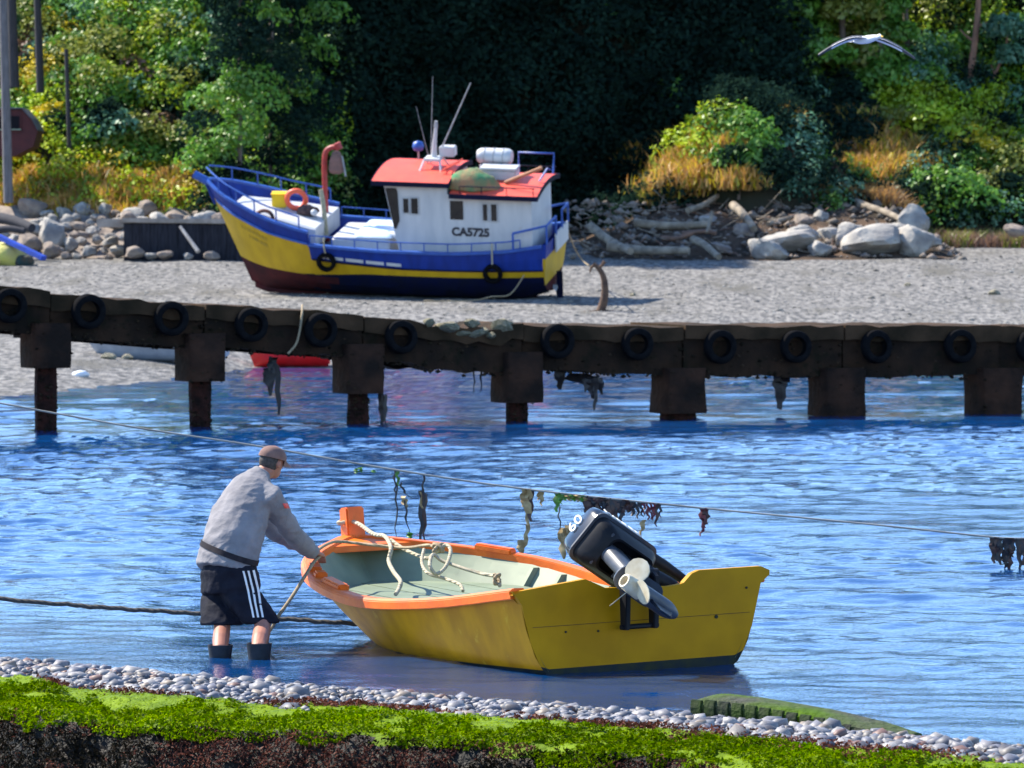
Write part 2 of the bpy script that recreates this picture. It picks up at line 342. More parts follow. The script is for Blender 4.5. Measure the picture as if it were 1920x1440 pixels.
vis = [(c[3]/c[1]*(1 if c[4] > -0.12 else 0.2), n) for n, c in enumerate(cand) if 0 < px[n] < 1920 and py[n] < 1440]
top = set(n for _, n in sorted(vis, reverse=True)[:300])
parts = []
for n, c in enumerate(cand):
    e = Euler((rng.normal(0, 0.25), rng.normal(0, 0.25), rng.uniform(0, 6.28)))
    if n in top:
        o = link('pebble', PEB[n % 14], bank); o.location = c[:3]; o.rotation_euler = e; o.scale = (c[3],)*3
    else:
        V = (pebble_v(rng)*c[3]) @ np.array(e.to_matrix()).T + np.array(c[:3]); parts.append((V, ICO[1], 0))
V, Fq, mi = merge(parts)
tag(link('small_pebbles', np_mesh('small_pebbles', V, Fq, [M_peb], smooth=True), bank), kind='stuff')

M_rockwet = mat('wet_dark_rock', (0.006, 0.007, 0.007), (0.014, 0.009, 0.007), scale=7, spec=0.12, rough=0.5, bump=0.03)
M_algae = mat('algae_film', (0.135, 0.21, 0.0), (0.075, 0.13, 0.0), scale=7, spec=0.12, rough=0.7, bump=0.02, bscale=22)
wall = thing('shore_wall', 'low shore wall capped with bright green algae along the bottom of the picture', 'wall', (0, 0, 0))
# profile across the wall: d landwards, z; waviness along it
prof = [(1.05, -0.1), (1.08, 0.07), (1.2, 0.115), (1.4, 0.12), (1.58, 0.11), (1.75, 0.085), (1.9, 0.03), (2.0, -0.06), (2.07, -0.2), (2.12, -0.4), (2.16, -0.8), (2.3, -1.4)]
def dense(pr, n=46):
    L = np.r_[0, np.cumsum([math.dist(pr[k], pr[k+1]) for k in range(len(pr)-1)])]; t = np.linspace(0, L[-1], n)
    return np.interp(t, L, [p[0] for p in pr]), np.interp(t, L, [p[1] for p in pr])
pd, pz = dense(prof); A = np.arange(-9, 20, 0.06); AA = np.repeat(A[:, None], len(pd), 1)
def wall_pt(a, d, z, amp=1.0):
    d = d + wall_off(a); lump = vnoise(a*1.3, z*2 + d, 41)*0.16 + vnoise(a*5, d*5 + z*5, 42)*0.06 + vnoise(a*13, d*12 + z*12, 43)*0.03
    fall = -0.008*np.maximum(a - 6.2, 0)
    d2 = d + lump*amp*smoothstep(1.2, 2.0, d - wall_off(a)); z2 = z + fall + (0.05*vnoise(a*2.5, d*4, 44) + 0.035*vnoise(a*8, d*14, 45) + 0.02*vnoise(a*22, d*30, 46))*amp*smoothstep(1.05, 1.2, d - wall_off(a))
    return np.stack([SH0[0] + SHT[0]*a + SHN[0]*d2, SH0[1] + SHT[1]*a + SHN[1]*d2, z2], -1)
W = wall_pt(AA, np.repeat(pd[None], len(A), 0), np.repeat(pz[None], len(A), 0)); nz_ = len(pd)
i = (np.arange(len(A)-1)[:, None]*nz_ + np.arange(nz_-1)[None, :]).ravel()
fd = pz[(i % nz_)]; fa = A[i // nz_]
green_edge = 0.0 + 0.10*vnoise(fa*1.4, 0*fa, 47)
tag(link('wall_body', np_mesh('wall_body', W.reshape(-1, 3), np.stack([i, i+1, i+nz_+1, i+nz_], 1), [M_algae, M_rockwet], (fd < green_edge).astype(int), smooth=True), wall))
def on_wall(n, dlo, dhi, zcond=None):
    a = rng.uniform(-1.5, 11.5, n); L = np.r_[0, np.cumsum(np.hypot(np.diff(pd), np.diff(pz)))]
    s0 = np.interp(dlo, np.arange(len(prof)), [np.interp(p[0], pd, L) if k < 3 else L[np.argmin(np.hypot(pd-p[0], pz-p[1]))] for k, p in enumerate(prof)])
    return a, L, s0
Lp = np.r_[0, np.cumsum(np.hypot(np.diff(pd), np.diff(pz)))]
def sample_wall(n, s_lo, s_hi):
    a = rng.uniform(-1.5, 11.5, n); s = rng.uniform(s_lo, s_hi, n); d = np.interp(s, Lp, pd); z = np.interp(s, Lp, pz)
    dd = np.interp(s + 0.02, Lp, pd) - d; dz = np.interp(s + 0.02, Lp, pz) - z; L = np.hypot(dd, dz) + 1e-9; nd, nzv = -dz/L, dd/L
    return a, s, wall_pt(a, d, z), np.stack([SHN[0]*nd, SHN[1]*nd, nzv], 1)
S_top = Lp[np.argmin(np.hypot(pd - 1.08, pz - 0.07))]; S_sh = Lp[np.argmin(np.hypot(pd - 1.9, pz - 0.03))]; S_mid = Lp[np.argmin(np.hypot(pd - 2.07, pz + 0.2))]; S_bot = Lp[np.argmin(np.hypot(pd - 2.16, pz + 0.8))]
L_algae = leaf_mat('algae_green', (0.14, 0.24, 0.0), (0.25, 0.33, 0.0), 0.45, 0.25, 0.0)
L_algae2 = leaf_mat('algae_olive', (0.05, 0.11, 0.0), (0.10, 0.16, 0.0), 0.4, 0.2, 0.0)
L_weed = leaf_mat('seaweed_brown', (0.045, 0.014, 0.009), (0.14, 0.05, 0.035), 0.5, 0.15, 0.005)
L_weedd = leaf_mat('seaweed_dark', (0.006, 0.007, 0.005), (0.013, 0.009, 0.006), 0.5, 0.1, 0.0)
parts = []
a, s, P, Nn = sample_wall(26000, S_top, S_sh); parts.append((*leaves(P + Nn*0.002, Nn, rng.uniform(0.004, 0.010, len(P)), 0.6, 0.22), 0))
a, s, P, Nn = sample_wall(110000, S_sh - 0.42, S_mid + 0.02); lump = vnoise(a*3.2, s*5, 51) + 0.7*vnoise(a*9, s*12, 52)
keep = lump > 0.02 + 1.1*smoothstep(S_sh - 0.05, S_mid + 0.02, s) - 0.35*smoothstep(S_sh - 0.42, S_sh - 0.10, s); a, s, P, Nn = a[keep], s[keep], P[keep], Nn[keep]
out = (0.012 + 0.06*np.clip(lump[keep], 0, 1))[:, None]
P = P + Nn*out*rng.uniform(0.2, 1, (len(P), 1)); parts.append((*leaves(P, Nn + [0, 0, 0.5], rng.uniform(0.004, 0.011, len(P)), 0.55, 0.6), 0))
sel = rng.random(len(P)) < 0.35; parts.append((*leaves(P[sel] + Nn[sel]*0.01, Nn[sel], rng.uniform(0.008, 0.02, sel.sum()), 0.5, 0.7), 1))
V, Fq, mi = merge(parts); tag(link('green_algae', np_mesh('green_algae', V, Fq, [L_algae, L_algae2], mi), wall), kind='stuff')
parts = []
a, s, P, Nn = sample_wall(80000, S_sh + 0.03, S_bot); c = vnoise(a*4, s*6, 61) + 0.6*vnoise(a*11, s*11, 62)
keep = c > -0.3; a, s, P, Nn, c = a[keep], s[keep], P[keep], Nn[keep], c[keep]; P = P + Nn*(0.015 + 0.06*np.clip(c, 0, 1))[:, None]*rng.uniform(0.2, 1.2, (len(P), 1))
red = (vnoise(a*2.1, s*4, 63) + rng.normal(0, 0.08, len(a))) > -0.02
for q, mi in ((~red, 1), (red, 0)):
    parts.append((*leaves(P[q], Nn[q] + [0, 0, 0.3], rng.uniform(0.006, 0.018, q.sum()), 0.4, 0.8), mi))
a = np.concatenate([rng.normal(m, w, n) for m, w, n in ((2.2, 0.15, 350), (3.1, 0.2, 500), (4.3, 0.2, 700), (4.9, 0.25, 1100), (6.5, 0.22, 1100), (7.2, 0.15, 500), (7.9, 0.25, 900), (8.5, 0.3, 1400), (5.9, 0.1, 250))]); n = len(a); dd = rng.normal(1.20, 0.07, n) + np.where(a > 7, rng.uniform(0, 0.35, n), 0)
P = wall_pt(a, dd, np.interp(dd, [1.05, 1.2, 1.95], [0.06, 0.115, 0.09])) + np.stack([0*a, 0*a, rng.uniform(0, 0.035, n)], 1)
parts.append((*leaves(P, np.tile([0, 0, 1.0], (n, 1)), rng.uniform(0.008, 0.022, n), 0.4, 0.8), 0))
V, Fq, mi = merge(parts); tag(link('brown_seaweed', np_mesh('brown_seaweed', V, Fq, [L_weed, L_weedd], mi), wall), kind='stuff')

# ribbed tread strip lying in the shingle
M_tread = mat('algae_rubber', (0.02, 0.023, 0.02), (0.03, 0.055, 0.008), scale=6, spec=0.12, rough=0.75, bump=0.01, bscale=40)
M_treadtop = mat('algae_rubber_top', (0.06, 0.06, 0.05), (0.05, 0.10, 0.002), scale=2.2, spec=0.12, rough=0.85, bump=0.03, bscale=18)
p0 = onz(1298, 1364, 0.0); p1 = onz(1684, 1394, -0.02); ax = (p1 - p0); TL = ax.length; ang = math.atan2(ax.y, ax.x)
tr = thing('tyre_tread', 'ribbed strip of old tyre tread half buried in pebbles, greened by algae', 'tyre tread', p0, (0, 0, ang))
def tread_h(t): return float(np.interp(t, [0, 0.06, 0.25, 0.6, 0.85, 1], [0.165, 0.18, 0.165, 0.115, 0.06, 0.01]))
mb = MB(); rings = []
for k in range(25):
    t = k/24; h = tread_h(t); x = t*TL; y0 = 0.0 + 0.02*math.sin(t*3)
    rings.append([Vector((x, y0, -0.08)), Vector((x, y0 + 0.005, h*0.8)), Vector((x, y0 + 0.05, h)), Vector((x, y0 + 0.26, h*1.0 + 0.012)), Vector((x, y0 + 0.32, h*0.8)), Vector((x, y0 + 0.33, -0.08))])
mb.loft(rings).build('tread_band', M_treadtop, tr, smooth=40)
for k in range(15):
    t = 0.01 + k*0.066; t2 = t + 0.052; h = tread_h((t + t2)/2)
    if h < 0.03: continue
    mb = MB(); w = (t2 - t)*TL; lean = -0.03
    R0 = [Vector((t*TL + lean*q, -0.022 + 0.02*math.sin(t*3) + 0.035*max(0, q - 0.7)*3, -0.05 + (h + 0.045)*q)) for q in (0, 0.5, 0.8, 1)]
    R1 = [v + Vector((w, 0, -0.004)) for v in R0]; B0 = [v + Vector((0, 0.04, 0)) for v in R0]; B1 = [v + Vector((0, 0.04, 0)) for v in R1]
    mb.loft([R0 + B0[::-1], R1 + B1[::-1]]).build('tread_lug', M_tread, tr, bevel=0.004)

# ------------------------------------------------------------------ yellow rowing boat
M_yel = mat('yellow_paint', (0.64, 0.30, 0.0), (0.44, 0.19, 0.0), scale=3, rough=0.5, dirt=((0.66, 0.40, 0.03), 5, 0.60), spec=0.2, stretch=(1.6, 1.6, 0.5))
M_yel2 = mat('yellow_paint_stern_shade', (0.50, 0.245, 0.0), (0.40, 0.19, 0.0), scale=3, spec=0.2, rough=0.6, dirt=((0.20, 0.14, 0.03), 26, 0.72))  # same yellow mixed darker: the stern's shade is put into the colour
M_org = mat('orange_paint', (0.80, 0.15, 0.004), (0.62, 0.10, 0.004), scale=5, rough=0.5, dirt=((0.75, 0.42, 0.28), 9, 0.66), bump=0.002, bscale=40)
M_grn = mat('pale_green_paint', (0.19, 0.235, 0.155), (0.14, 0.18, 0.12), scale=4, rough=0.6, dirt=((0.10, 0.13, 0.09), 8, 0.62))
M_dark = mat('bottom_paint', (0.012, 0.02, 0.03), (0.03, 0.035, 0.02), scale=9, spec=0.12, rough=0.6)
BL = 4.354; TS = [0, .25, .5, .75, .9, 1]
bB = lambda t: hermite(TS, [.984, 1.081, 1.125, .938, .542, .05], t)
bZ = lambda t: hermite(TS, [.603, .484, .453, .588, .675, .755], t)
PROF_A = ([0, .35, .62, .78, .87, .94, 1], [0, .015, .06, .17, .35, .62, 1]); PROF_B = ([0, .10, .22, .36, .52, .75, 1], [0, .1, .22, .37, .52, .75, 1])
def bpt(t, zf, ins=0.0):
    w = t**2.2; b = max(bB(t) - ins, 0.02); zk = -0.13 + 0.10*t**4; zs = bZ(t)
    y = b*((1-w)*np.interp(zf, PROF_A[1], PROF_A[0]) + w*np.interp(zf, PROF_B[1], PROF_B[0]))
    if t > 0.999: y = 0.0
    return Vector((BL*t - 0.85*t**5*(1-zf)**1.3 - ins*1.2*t**6, y, zk + zf*(zs - zk)))
boat = thing('rowing_boat', 'yellow and orange wooden rowing boat with pale green inside, stern to the viewer', 'boat', (0.912, 31.428, 0), (-0.022, 0.015, R(90 + 29.4)))
def hull_part(name, mats, ins, zlo, parent, split=None):
    mb = MB(); T = np.r_[np.linspace(0, 0.8, 17), np.linspace(0.83, 1, 9)]; Z = np.r_[np.linspace(zlo, 0.24, 6), np.linspace(0.32, 1, 9)]
    for sgn in (1, -1):
        G = []
        for t in T:
            zk = -0.13 + 0.10*t**4; zl = (0.045 - zk)/(bZ(t) - zk); Zt = Z if split is None else np.r_[np.linspace(zlo, zl, 6), np.linspace(zl + 0.05, 1, 9)]
            G.append([Vector((p.x, p.y*sgn, p.z)) for p in (bpt(t, z, ins) for z in Zt)])
        n = len(Z)
        for a in range(len(T)-1):
            for b in range(n-1):
                q = [G[a][b], G[a+1][b], G[a+1][b+1], G[a][b+1]]
                mb.add(q, [(0, 1, 2, 3)], 1 if split is not None and b < 5 else 0)
    o = mb.build(name, mats, parent); me = o.data
    bm = bmesh.new(); bm.from_mesh(me); bmesh.ops.remove_doubles(bm, verts=bm.verts, dist=0.0005); bm.to_mesh(me); bm.free(); me.shade_smooth(); me.set_sharp_from_angle(angle=R(45))
    return o
hull_part('hull', [M_yel, M_dark], 0, 0, boat, 0.065)
hull_part('inner_planking', [M_grn], 0.045, 0.22, boat)
for sgn in (1, -1):
    rings = []
    for t in np.r_[np.linspace(0.005, 0.8, 22), np.linspace(0.83, 1, 10)]:
        p = bpt(t, 1); q = bpt(min(t+0.01, 1), 1) - bpt(t-0.01 if t > 0.01 else 0, 1); nrm = Vector((q.y*-1, q.x, 0)).normalized()
        if t > 0.97: nrm = Vector((0.75, 0.66, 0))
        c = p; o1 = c + nrm*0.045; i1 = c - nrm*0.075
        rg = [o1 + Vector((0, 0, -0.055)), o1 + Vector((0, 0, 0.005)), c + nrm*0.02 + Vector((0, 0, 0.022)), i1 + Vector((0, 0, 0.018)), i1 + Vector((0, 0, -0.05))]
        rings.append([Vector((v.x, v.y*sgn if v.y*1 > 0 or True else 0, v.z)) for v in rg])
    MB().loft(rings).build('gunwale', M_org, boat, smooth=35, bevel=0.006)
# stern board with its notch for the motor
ys = np.r_[np.linspace(1.035, 0.46, 9), [0.42, 0.39, 0.36], np.linspace(0.30, -0.30, 8), [-0.335, -0.36, -0.40], np.linspace(-0.46, -1.045, 9)]
def top_z(y): return float(np.interp(-y, [-1.05, -1.0, -0.46, -0.39, -0.3, 0.26, 0.335, 0.40, 0.46, 1.0, 1.05], [0.565, 0.60, 0.655, 0.625, 0.585, 0.565, 0.585, 0.645, 0.665, 0.665, 0.63]))
def bot_z(y):
    zf = np.interp(min(abs(y)/0.984, 1), PROF_A[0], PROF_A[1]); return -0.13 + zf*(0.603+0.13)
mb = MB(); th_ = 0.05
for a, b in zip(ys[:-1], ys[1:]):
    for lo, hi, mi in ((None, 0.05, 1), (0.05, None, 0)):
        za0 = bot_z(a) if lo is None else max(lo, bot_z(a)); zb0 = bot_z(b) if lo is None else max(lo, bot_z(b))
        za1 = top_z(a) if hi is None else max(hi, bot_z(a)); zb1 = top_z(b) if hi is None else max(hi, bot_z(b))
        if abs(a) > 0.99: za0 = max(za0, 0.50)
        if abs(b) > 0.99: zb0 = max(zb0, 0.50)
        if za1 - za0 < 0.002 and zb1 - zb0 < 0.002: continue
        rk = lambda z: 0.10*(0.6 - z) * 0.5
        f = [Vector((-0.022 + rk(za0), a, za0)), Vector((-0.022 + rk(zb0), b, zb0)), Vector((-0.022 + rk(zb1), b, zb1)), Vector((-0.022 + rk(za1), a, za1))]; g = [v + Vector((th_, 0, 0)) for v in f]
        mb.add(f + g, [(3, 2, 1, 0), (4, 5, 6, 7), (2, 3, 7, 6), (0, 1, 5, 4)], mi)
o = mb.build('transom', [M_yel2, M_dark], boat)
bm = bmesh.new(); bm.from_mesh(o.data); bmesh.ops.remove_doubles(bm, verts=bm.verts, dist=0.0005); bm.to_mesh(o.data); bm.free()
# fore platform of planks, floor, ribs, stem post
seams = [-1.1, -0.78, -0.47, -0.16, 0.16, 0.47, 0.78, 1.1]
for k in range(7):
    T = np.linspace(0.44, 0.955, 22); top_r = []; mb = MB(); L_, R_ = [], []
    for t in T:
        w = bpt(t, 0.62, 0.05).y; z = 0.345 + 0.16*(t - 0.44)
        y0 = np.clip(seams[k] + 0.009, -w, w); y1 = np.clip(seams[k+1] - 0.009, -w, w)
        if y1 - y0 < 0.01: continue
        x = BL*t
        L_.append((x, y0, y1, z))
    rings = [[Vector((x, y0, z)), Vector((x, y1, z)), Vector((x, y1, z-0.03)), Vector((x, y0, z-0.03))] for (x, y0, y1, z) in L_]
    if len(rings) > 1: mb.loft(rings).build('platform_plank', M_grn, boat)
T = np.linspace(0.02, 0.46, 12); rings = [[Vector((BL*t, bpt(t, 0.28, 0.05).y, 0.10)), Vector((BL*t, -bpt(t, 0.28, 0.05).y, 0.10)), Vector((BL*t, -bpt(t, 0.28, 0.05).y, 0.08)), Vector((BL*t, bpt(t, 0.28, 0.05).y, 0.08))] for t in T]
MB().loft(rings).build('floor_board', M_grn, boat)
rr_ = [bpt(0.437, z, 0.06) for z in (0.42, 0.52, 0.62)]; MB().loft([[Vector((BL*0.437 + e, y_, z_)) for e, y_ in ((0, p.y), (0, -p.y), (0.03, -p.y), (0.03, p.y))] for p, z_ in zip(rr_, (0.13, 0.20, 0.315))]).build('platform_riser', M_grn, boat)
w = bpt(0.22, 0.6, 0.05).y; MB().box((BL*0.2, 0, 0.30), (0.26, 2*w*0.985, 0.035)).build('thwart', M_grn, boat, bevel=0.006)
for t in (0.06, 0.14, 0.28, 0.36, 0.5, 0.57, 0.64, 0.71):
    for sgn in (1, -1):
        pts = [bpt(t, z, 0.06) for z in np.linspace(0.24, 0.93, 7)]; rings = []
        for p in pts: rings.append([Vector((p.x-0.025, (p.y+0.02)*sgn, p.z)), Vector((p.x+0.025, (p.y+0.02)*sgn, p.z)), Vector((p.x+0.025, (p.y-0.03)*sgn, p.z)), Vector((p.x-0.025, (p.y-0.03)*sgn, p.z))])
        MB().loft(rings).build('rib', M_grn, boat)
tip = bpt(1, 1)
MB().box((tip.x - 0.02, 0, 0.80), (0.13, 0.155, 0.36), Euler((0, R(6), 0))).build('stem_post', M_org, boat, bevel=0.012)
rings = []
for t in (0.86, 0.89, 0.92, 0.95, 0.98):
    w = max(bB(t) - 0.055, 0.04); x = BL*t; z = bZ(t) + 0.012; rings.append([Vector((x, w, z)), Vector((x, -w, z)), Vector((x, -w, z-0.05)), Vector((x, w, z-0.05))])
rings[0] = [Vector((BL*0.885 if abs(v.y) < 0.1 else v.x, v.y, v.z)) for v in rings[0]]
MB().loft(rings[2:]).build('breasthook', M_org, boat, bevel=0.008)
for t, sgn, L_ in ((0.735, 1, 0.20), (0.60, 1, 0.34), (0.36, -1, 0.34), (0.80, -1, 0.34), (0.68, 1, 0.10)):
    a = bpt(t, 1); q = (bpt(t+0.03, 1) - bpt(t-0.03, 1)); an = math.atan2(q.y, q.x)
    pos = Vector((a.x - 0.0, (a.y - 0.05)*sgn, a.z + 0.03)); MB().box(pos, (L_, 0.09, 0.055), Euler((0, -math.atan2(q.z, q.x), an*sgn))).build('thole_block', M_org, boat, bevel=0.012)
MB().tube([bpt(0.012, z) + Vector((0.05, -0.2, 0.0)) for z in (0.95, 1.0)], 0.02).build('cleat', M_grn, boat)
for y_, z_, r_ in ((-0.60, 0.33, 0.013), (0.62, 0.30, 0.007), (0.36, 0.29, 0.008), (-0.85, 0.52, 0.008)):
    MB().tube([(-0.03 + 0.05*(0.6 - z_), y_, z_), (-0.012 + 0.05*(0.6 - z_), y_, z_)], r_, 8).build('bolt_head', M_dark, boat)
MB().loft([[Vector((-0.0245 + 0.05*(0.6 - 0.345) + e, y_, 0.345 + dz)) for e, dz in ((0.0005, 0.0015), (0.0005, -0.0015), (0.01, -0.0015), (0.01, 0.0015))] for y_ in (0.88, -0.88)]).build('board_seam', M_dark, boat)
MBoat = Matrix.Translation(boat.location) @ boat.rotation_euler.to_matrix().to_4x4()

# ------------------------------------------------------------------ outboard motor, tilted up on the stern board
M_cowl = mat('motor_black', (0.008, 0.012, 0.022), (0.013, 0.018, 0.032), scale=8, spec=0.35, rough=0.25, coat=0.3, dirt=((0.05, 0.05, 0.05), 14, 0.68))
M_mgrey = mat('motor_grey', (0.06, 0.07, 0.09), (0.04, 0.048, 0.065), scale=14, spec=0.4, rough=0.4, dirt=((0.14, 0.14, 0.13), 12, 0.66))
M_mblk = mat('motor_bracket_black', (0.006, 0.007, 0.010), (0.012, 0.012, 0.016), scale=14, spec=0.2, rough=0.5)
M_prop = mat('propeller_bronze', (0.62, 0.56, 0.42), (0.50, 0.42, 0.28), scale=12, rough=0.4, metal=0.0)
M_white = mat('white_print', (0.8, 0.8, 0.8), (0.75, 0.75, 0.75), scale=5, rough=0.5)
M_redp = mat('red_print', (0.7, 0.03, 0.02), (0.6, 0.02, 0.02), scale=5, rough=0.5)
# motor frame: z along the drive leg (up = towards the cowl), x forward, y port; pivot at the origin
mz = -Vector((0.37, -0.85, -0.37)).normalized(); mx_ = Vector((0.72, 0.44, -0.53)); mx_ = (mx_ - mz*mx_.dot(mz)).normalized(); my = mz.cross(mx_)
Mtilt = Matrix((mx_, my, mz)).transposed().to_4x4(); MS = 1.03
mloc = at(1138, 1024, 31.75) - Mtilt.to_3x3() @ Vector((0.02, 0, 0.40))*MS
motor = thing('outboard_motor', 'black outboard motor tilted up on the yellow stern board, pale propeller', 'outboard motor', mloc, Mtilt.to_euler()); motor.scale = (MS, MS, MS)
def rrect(cx, cy, hx, hy, z, n=5, r=0.3, skew=0):
    rad = min(hx, hy)*r; out = []
    for qx, qy, a0 in ((1, 1, 0), (-1, 1, 90), (-1, -1, 180), (1, -1, 270)):
        for k in range(n):
            a = R(a0 + 90*k/(n-1)); out.append(Vector((cx + qx*(hx-rad) + rad*math.cos(a), cy + qy*(hy-rad) + rad*math.sin(a), z + skew*(cx + qx*hx))))
    return out
# cowl top (hood), from its rim upwards
MB().loft([rrect(0.02, 0, 0.285, 0.185, 0.30, r=0.35), rrect(0.02, 0, 0.29, 0.19, 0.36, r=0.35), rrect(0.02, 0, 0.275, 0.17, 0.48, r=0.3, skew=0.12), rrect(0.03, 0, 0.25, 0.15, 0.54, r=0.35, skew=0.16), rrect(0.04, 0, 0.20, 0.11, 0.56, r=0.4, skew=0.16)]).build('cowl', M_cowl, motor, smooth=50)
# lower pan: an open tray below the hood
ro = [rrect(0.02, 0, 0.275, 0.175, 0.297, r=0.35), rrect(0.02, 0, 0.26, 0.165, 0.20, r=0.4), rrect(0.04, 0, 0.20, 0.13, 0.13, r=0.5)]
ri = [rrect(0.04, 0, 0.18, 0.115, 0.135, r=0.5), rrect(0.02, 0, 0.235, 0.145, 0.21, r=0.4), rrect(0.02, 0, 0.22, 0.14, 0.24, r=0.35)]
MB().loft(ro + ri).build('cowl_tray', M_mblk, motor, smooth=50)
MB().loft([rrect(0.02, 0, 0.296, 0.196, 0.292, r=0.35), rrect(0.02, 0, 0.296, 0.196, 0.306, r=0.35)]).build('cowl_rim', M_mgrey, motor)
for yy in (-0.085, 0.085):
    MB().box((-0.16, yy, 0.175), (0.02, 0.09, 0.06), Euler((0, R(20), 0))).build('tray_rib', M_mgrey, motor, bevel=0.004)
# drive leg
MB().loft([rrect(-0.06, 0, 0.10, 0.060, 0.18, r=0.8), rrect(-0.07, 0, 0.095, 0.058, 0.0, r=0.8), rrect(-0.075, 0, 0.09, 0.052, -0.20, r=0.8), rrect(-0.08, 0, 0.10, 0.045, -0.36, r=0.9)]).build('drive_leg', M_mgrey, motor, smooth=40)
MB().loft([rrect(-0.12, 0, 0.20, 0.085, -0.365, r=0.9), rrect(-0.12, 0, 0.205, 0.09, -0.385, r=0.9)]).build('anti_ventilation_plate', M_mgrey, motor, smooth=40)
MB().loft([rrect(-0.08, 0, 0.11, 0.04, -0.38, r=0.9), rrect(-0.08, 0, 0.11, 0.035, -0.50, r=0.9)]).build('gearcase_strut', M_mgrey, motor, smooth=40)
XT = np.linspace(0, 1, 13)
MB().loft([[Vector((0.16 - 0.36*t, 0.062*math.sin(math.pi*min(1, 0.08 + t*1.25 if t < 0.4 else 0.5 + 0.15*(t-0.4)))**0.6*math.cos(a), -0.53 + 0.062*math.sin(math.pi*min(1, 0.08 + t*1.25 if t < 0.4 else 0.5 + 0.15*(t-0.4)))**0.6*math.sin(a))) for a in np.linspace(0, 2*math.pi, 15)[:-1]] for t in XT]).build('gearcase', M_mgrey, motor, smooth=60)
MB().loft([[Vector((0.10, 0.012, -0.56)), Vector((0.10, -0.012, -0.56)), Vector((-0.12, -0.012, -0.56)), Vector((-0.12, 0.012, -0.56))], [Vector((-0.02, 0.007, -0.76)), Vector((-0.02, -0.007, -0.76)), Vector((-0.13, -0.007, -0.76)), Vector((-0.13, 0.007, -0.76))]]).build('skeg', M_cowl, motor, bevel=0.004)
prop = MB()
Mx = Matrix.Translation((-0.26, 0, -0.53)) @ Matrix.Rotation(R(-90), 4, 'Y')
prop.disc_lathe([(0.034, -0.08), (0.062, -0.07), (0.056, 0.06), (0.048, 0.085), (0.036, 0.085), (0.030, 0.0)], 24, Mx)
pr = prop.build('propeller_hub', M_prop, motor, smooth=40)
for k in range(3):
    a0 = R(70 + 120*k); G = []
    for rr, wd in ((0.045, 0.05), (0.075, 0.085), (0.11, 0.115), (0.145, 0.12), (0.18, 0.10), (0.205, 0.065), (0.215, 0.02)):
        row = []
        for s_ in np.linspace(-1, 1, 7):
            aa = a0 + s_*wd/rr*0.55; xx = s_*wd*0.42 - 0.01
            row.append((rr*math.cos(aa), rr*math.sin(aa), xx))
        G.append([Mx @ Vector(p) for p in row])
    th2 = (Mx.to_3x3() @ Vector((0, 0, 1)))*0.007
    MB().loft([r_ + [p + th2 for p in reversed(r_)] for r_ in G]).build('propeller_blade', M_prop, pr, smooth=50)
# clamp bracket (stays upright on the stern board): two cheeks, swivel tube, two lower arms
Bk = (Matrix.Translation(mloc) @ Mtilt @ Matrix.Scale(MS, 4)).inverted() @ Matrix.Translation(MBoat @ Vector((0.03, 0.07, 0.60))) @ boat.rotation_euler.to_matrix().to_4x4()
def bk(v): return Bk @ Vector(v)
for yy in (-0.115, 0.115):
    mb = MB(); mb.loft([[bk((-0.075, yy + e, -0.31)) for e in (-0.02, 0.02)] + [bk((-0.15, yy + e, -0.31)) for e in (0.02, -0.02)], [bk((-0.075, yy + e, 0.03)) for e in (-0.02, 0.02)] + [bk((-0.18, yy + e, 0.05)) for e in (0.02, -0.02)], [bk((0.05, yy + e, 0.05)) for e in (-0.02, 0.02)] + [bk((-0.06, yy + e, 0.13)) for e in (0.02, -0.02)]]); mb.build('clamp_bracket', M_mblk, motor, bevel=0.006)
MB().tube([bk((-0.11, -0.15, -0.29)), bk((-0.11, 0.15, -0.29))], 0.018).build('tilt_pin', M_mblk, motor)
MB().tube([bk((-0.10, -0.16, 0.07)), bk((-0.10, 0.16, 0.07))], 0.032, 12).build('tilt_tube', M_mblk, motor)
MB().loft([rrect(0.055, 0, 0.05, 0.06, 0.19, r=0.8), rrect(0.05, 0, 0.05, 0.06, -0.22, r=0.8)]).build('swivel_bracket', M_mblk, motor, smooth=40)
MB().tube([(0.24, -0.10, 0.34), (0.42, -0.12, 0.30), (0.58, -0.13, 0.24), (0.70, -0.12, 0.17)], [0.055, 0.045, 0.034, 0.036], 10).build('steering_arm', M_mblk, motor, smooth=50)
MB().tube([(0.12, 0.0, 0.16), (0.24, -0.02, 0.14), (0.40, -0.06, 0.10), (0.52, -0.08, 0.02)], [0.08, 0.075, 0.055, 0.04], 10).build('tiller_arm', M_mblk, motor, smooth=50)
# lettering: on the aft face and on the side of the hood
Mt = Matrix.Translation((-0.272, 0.0, 0.44)) @ Matrix(((0, 0, -1, 0), (-1, 0, 0, 0), (0, 1, 0, 0), (0, 0, 0, 1)))
text_part('lettering', '60', 0.13, M_white, motor, Mt, 0.003)
Mt2 = Matrix.Translation((0.02, -0.189, 0.42)) @ Matrix(((1, 0, 0, 0), (0, 0, -1, 0), (0, 1, 0, 0), (0, 0, 0, 1)))
text_part('lettering', 'MARINER', 0.085, M_white, motor, Mt2, 0.003)

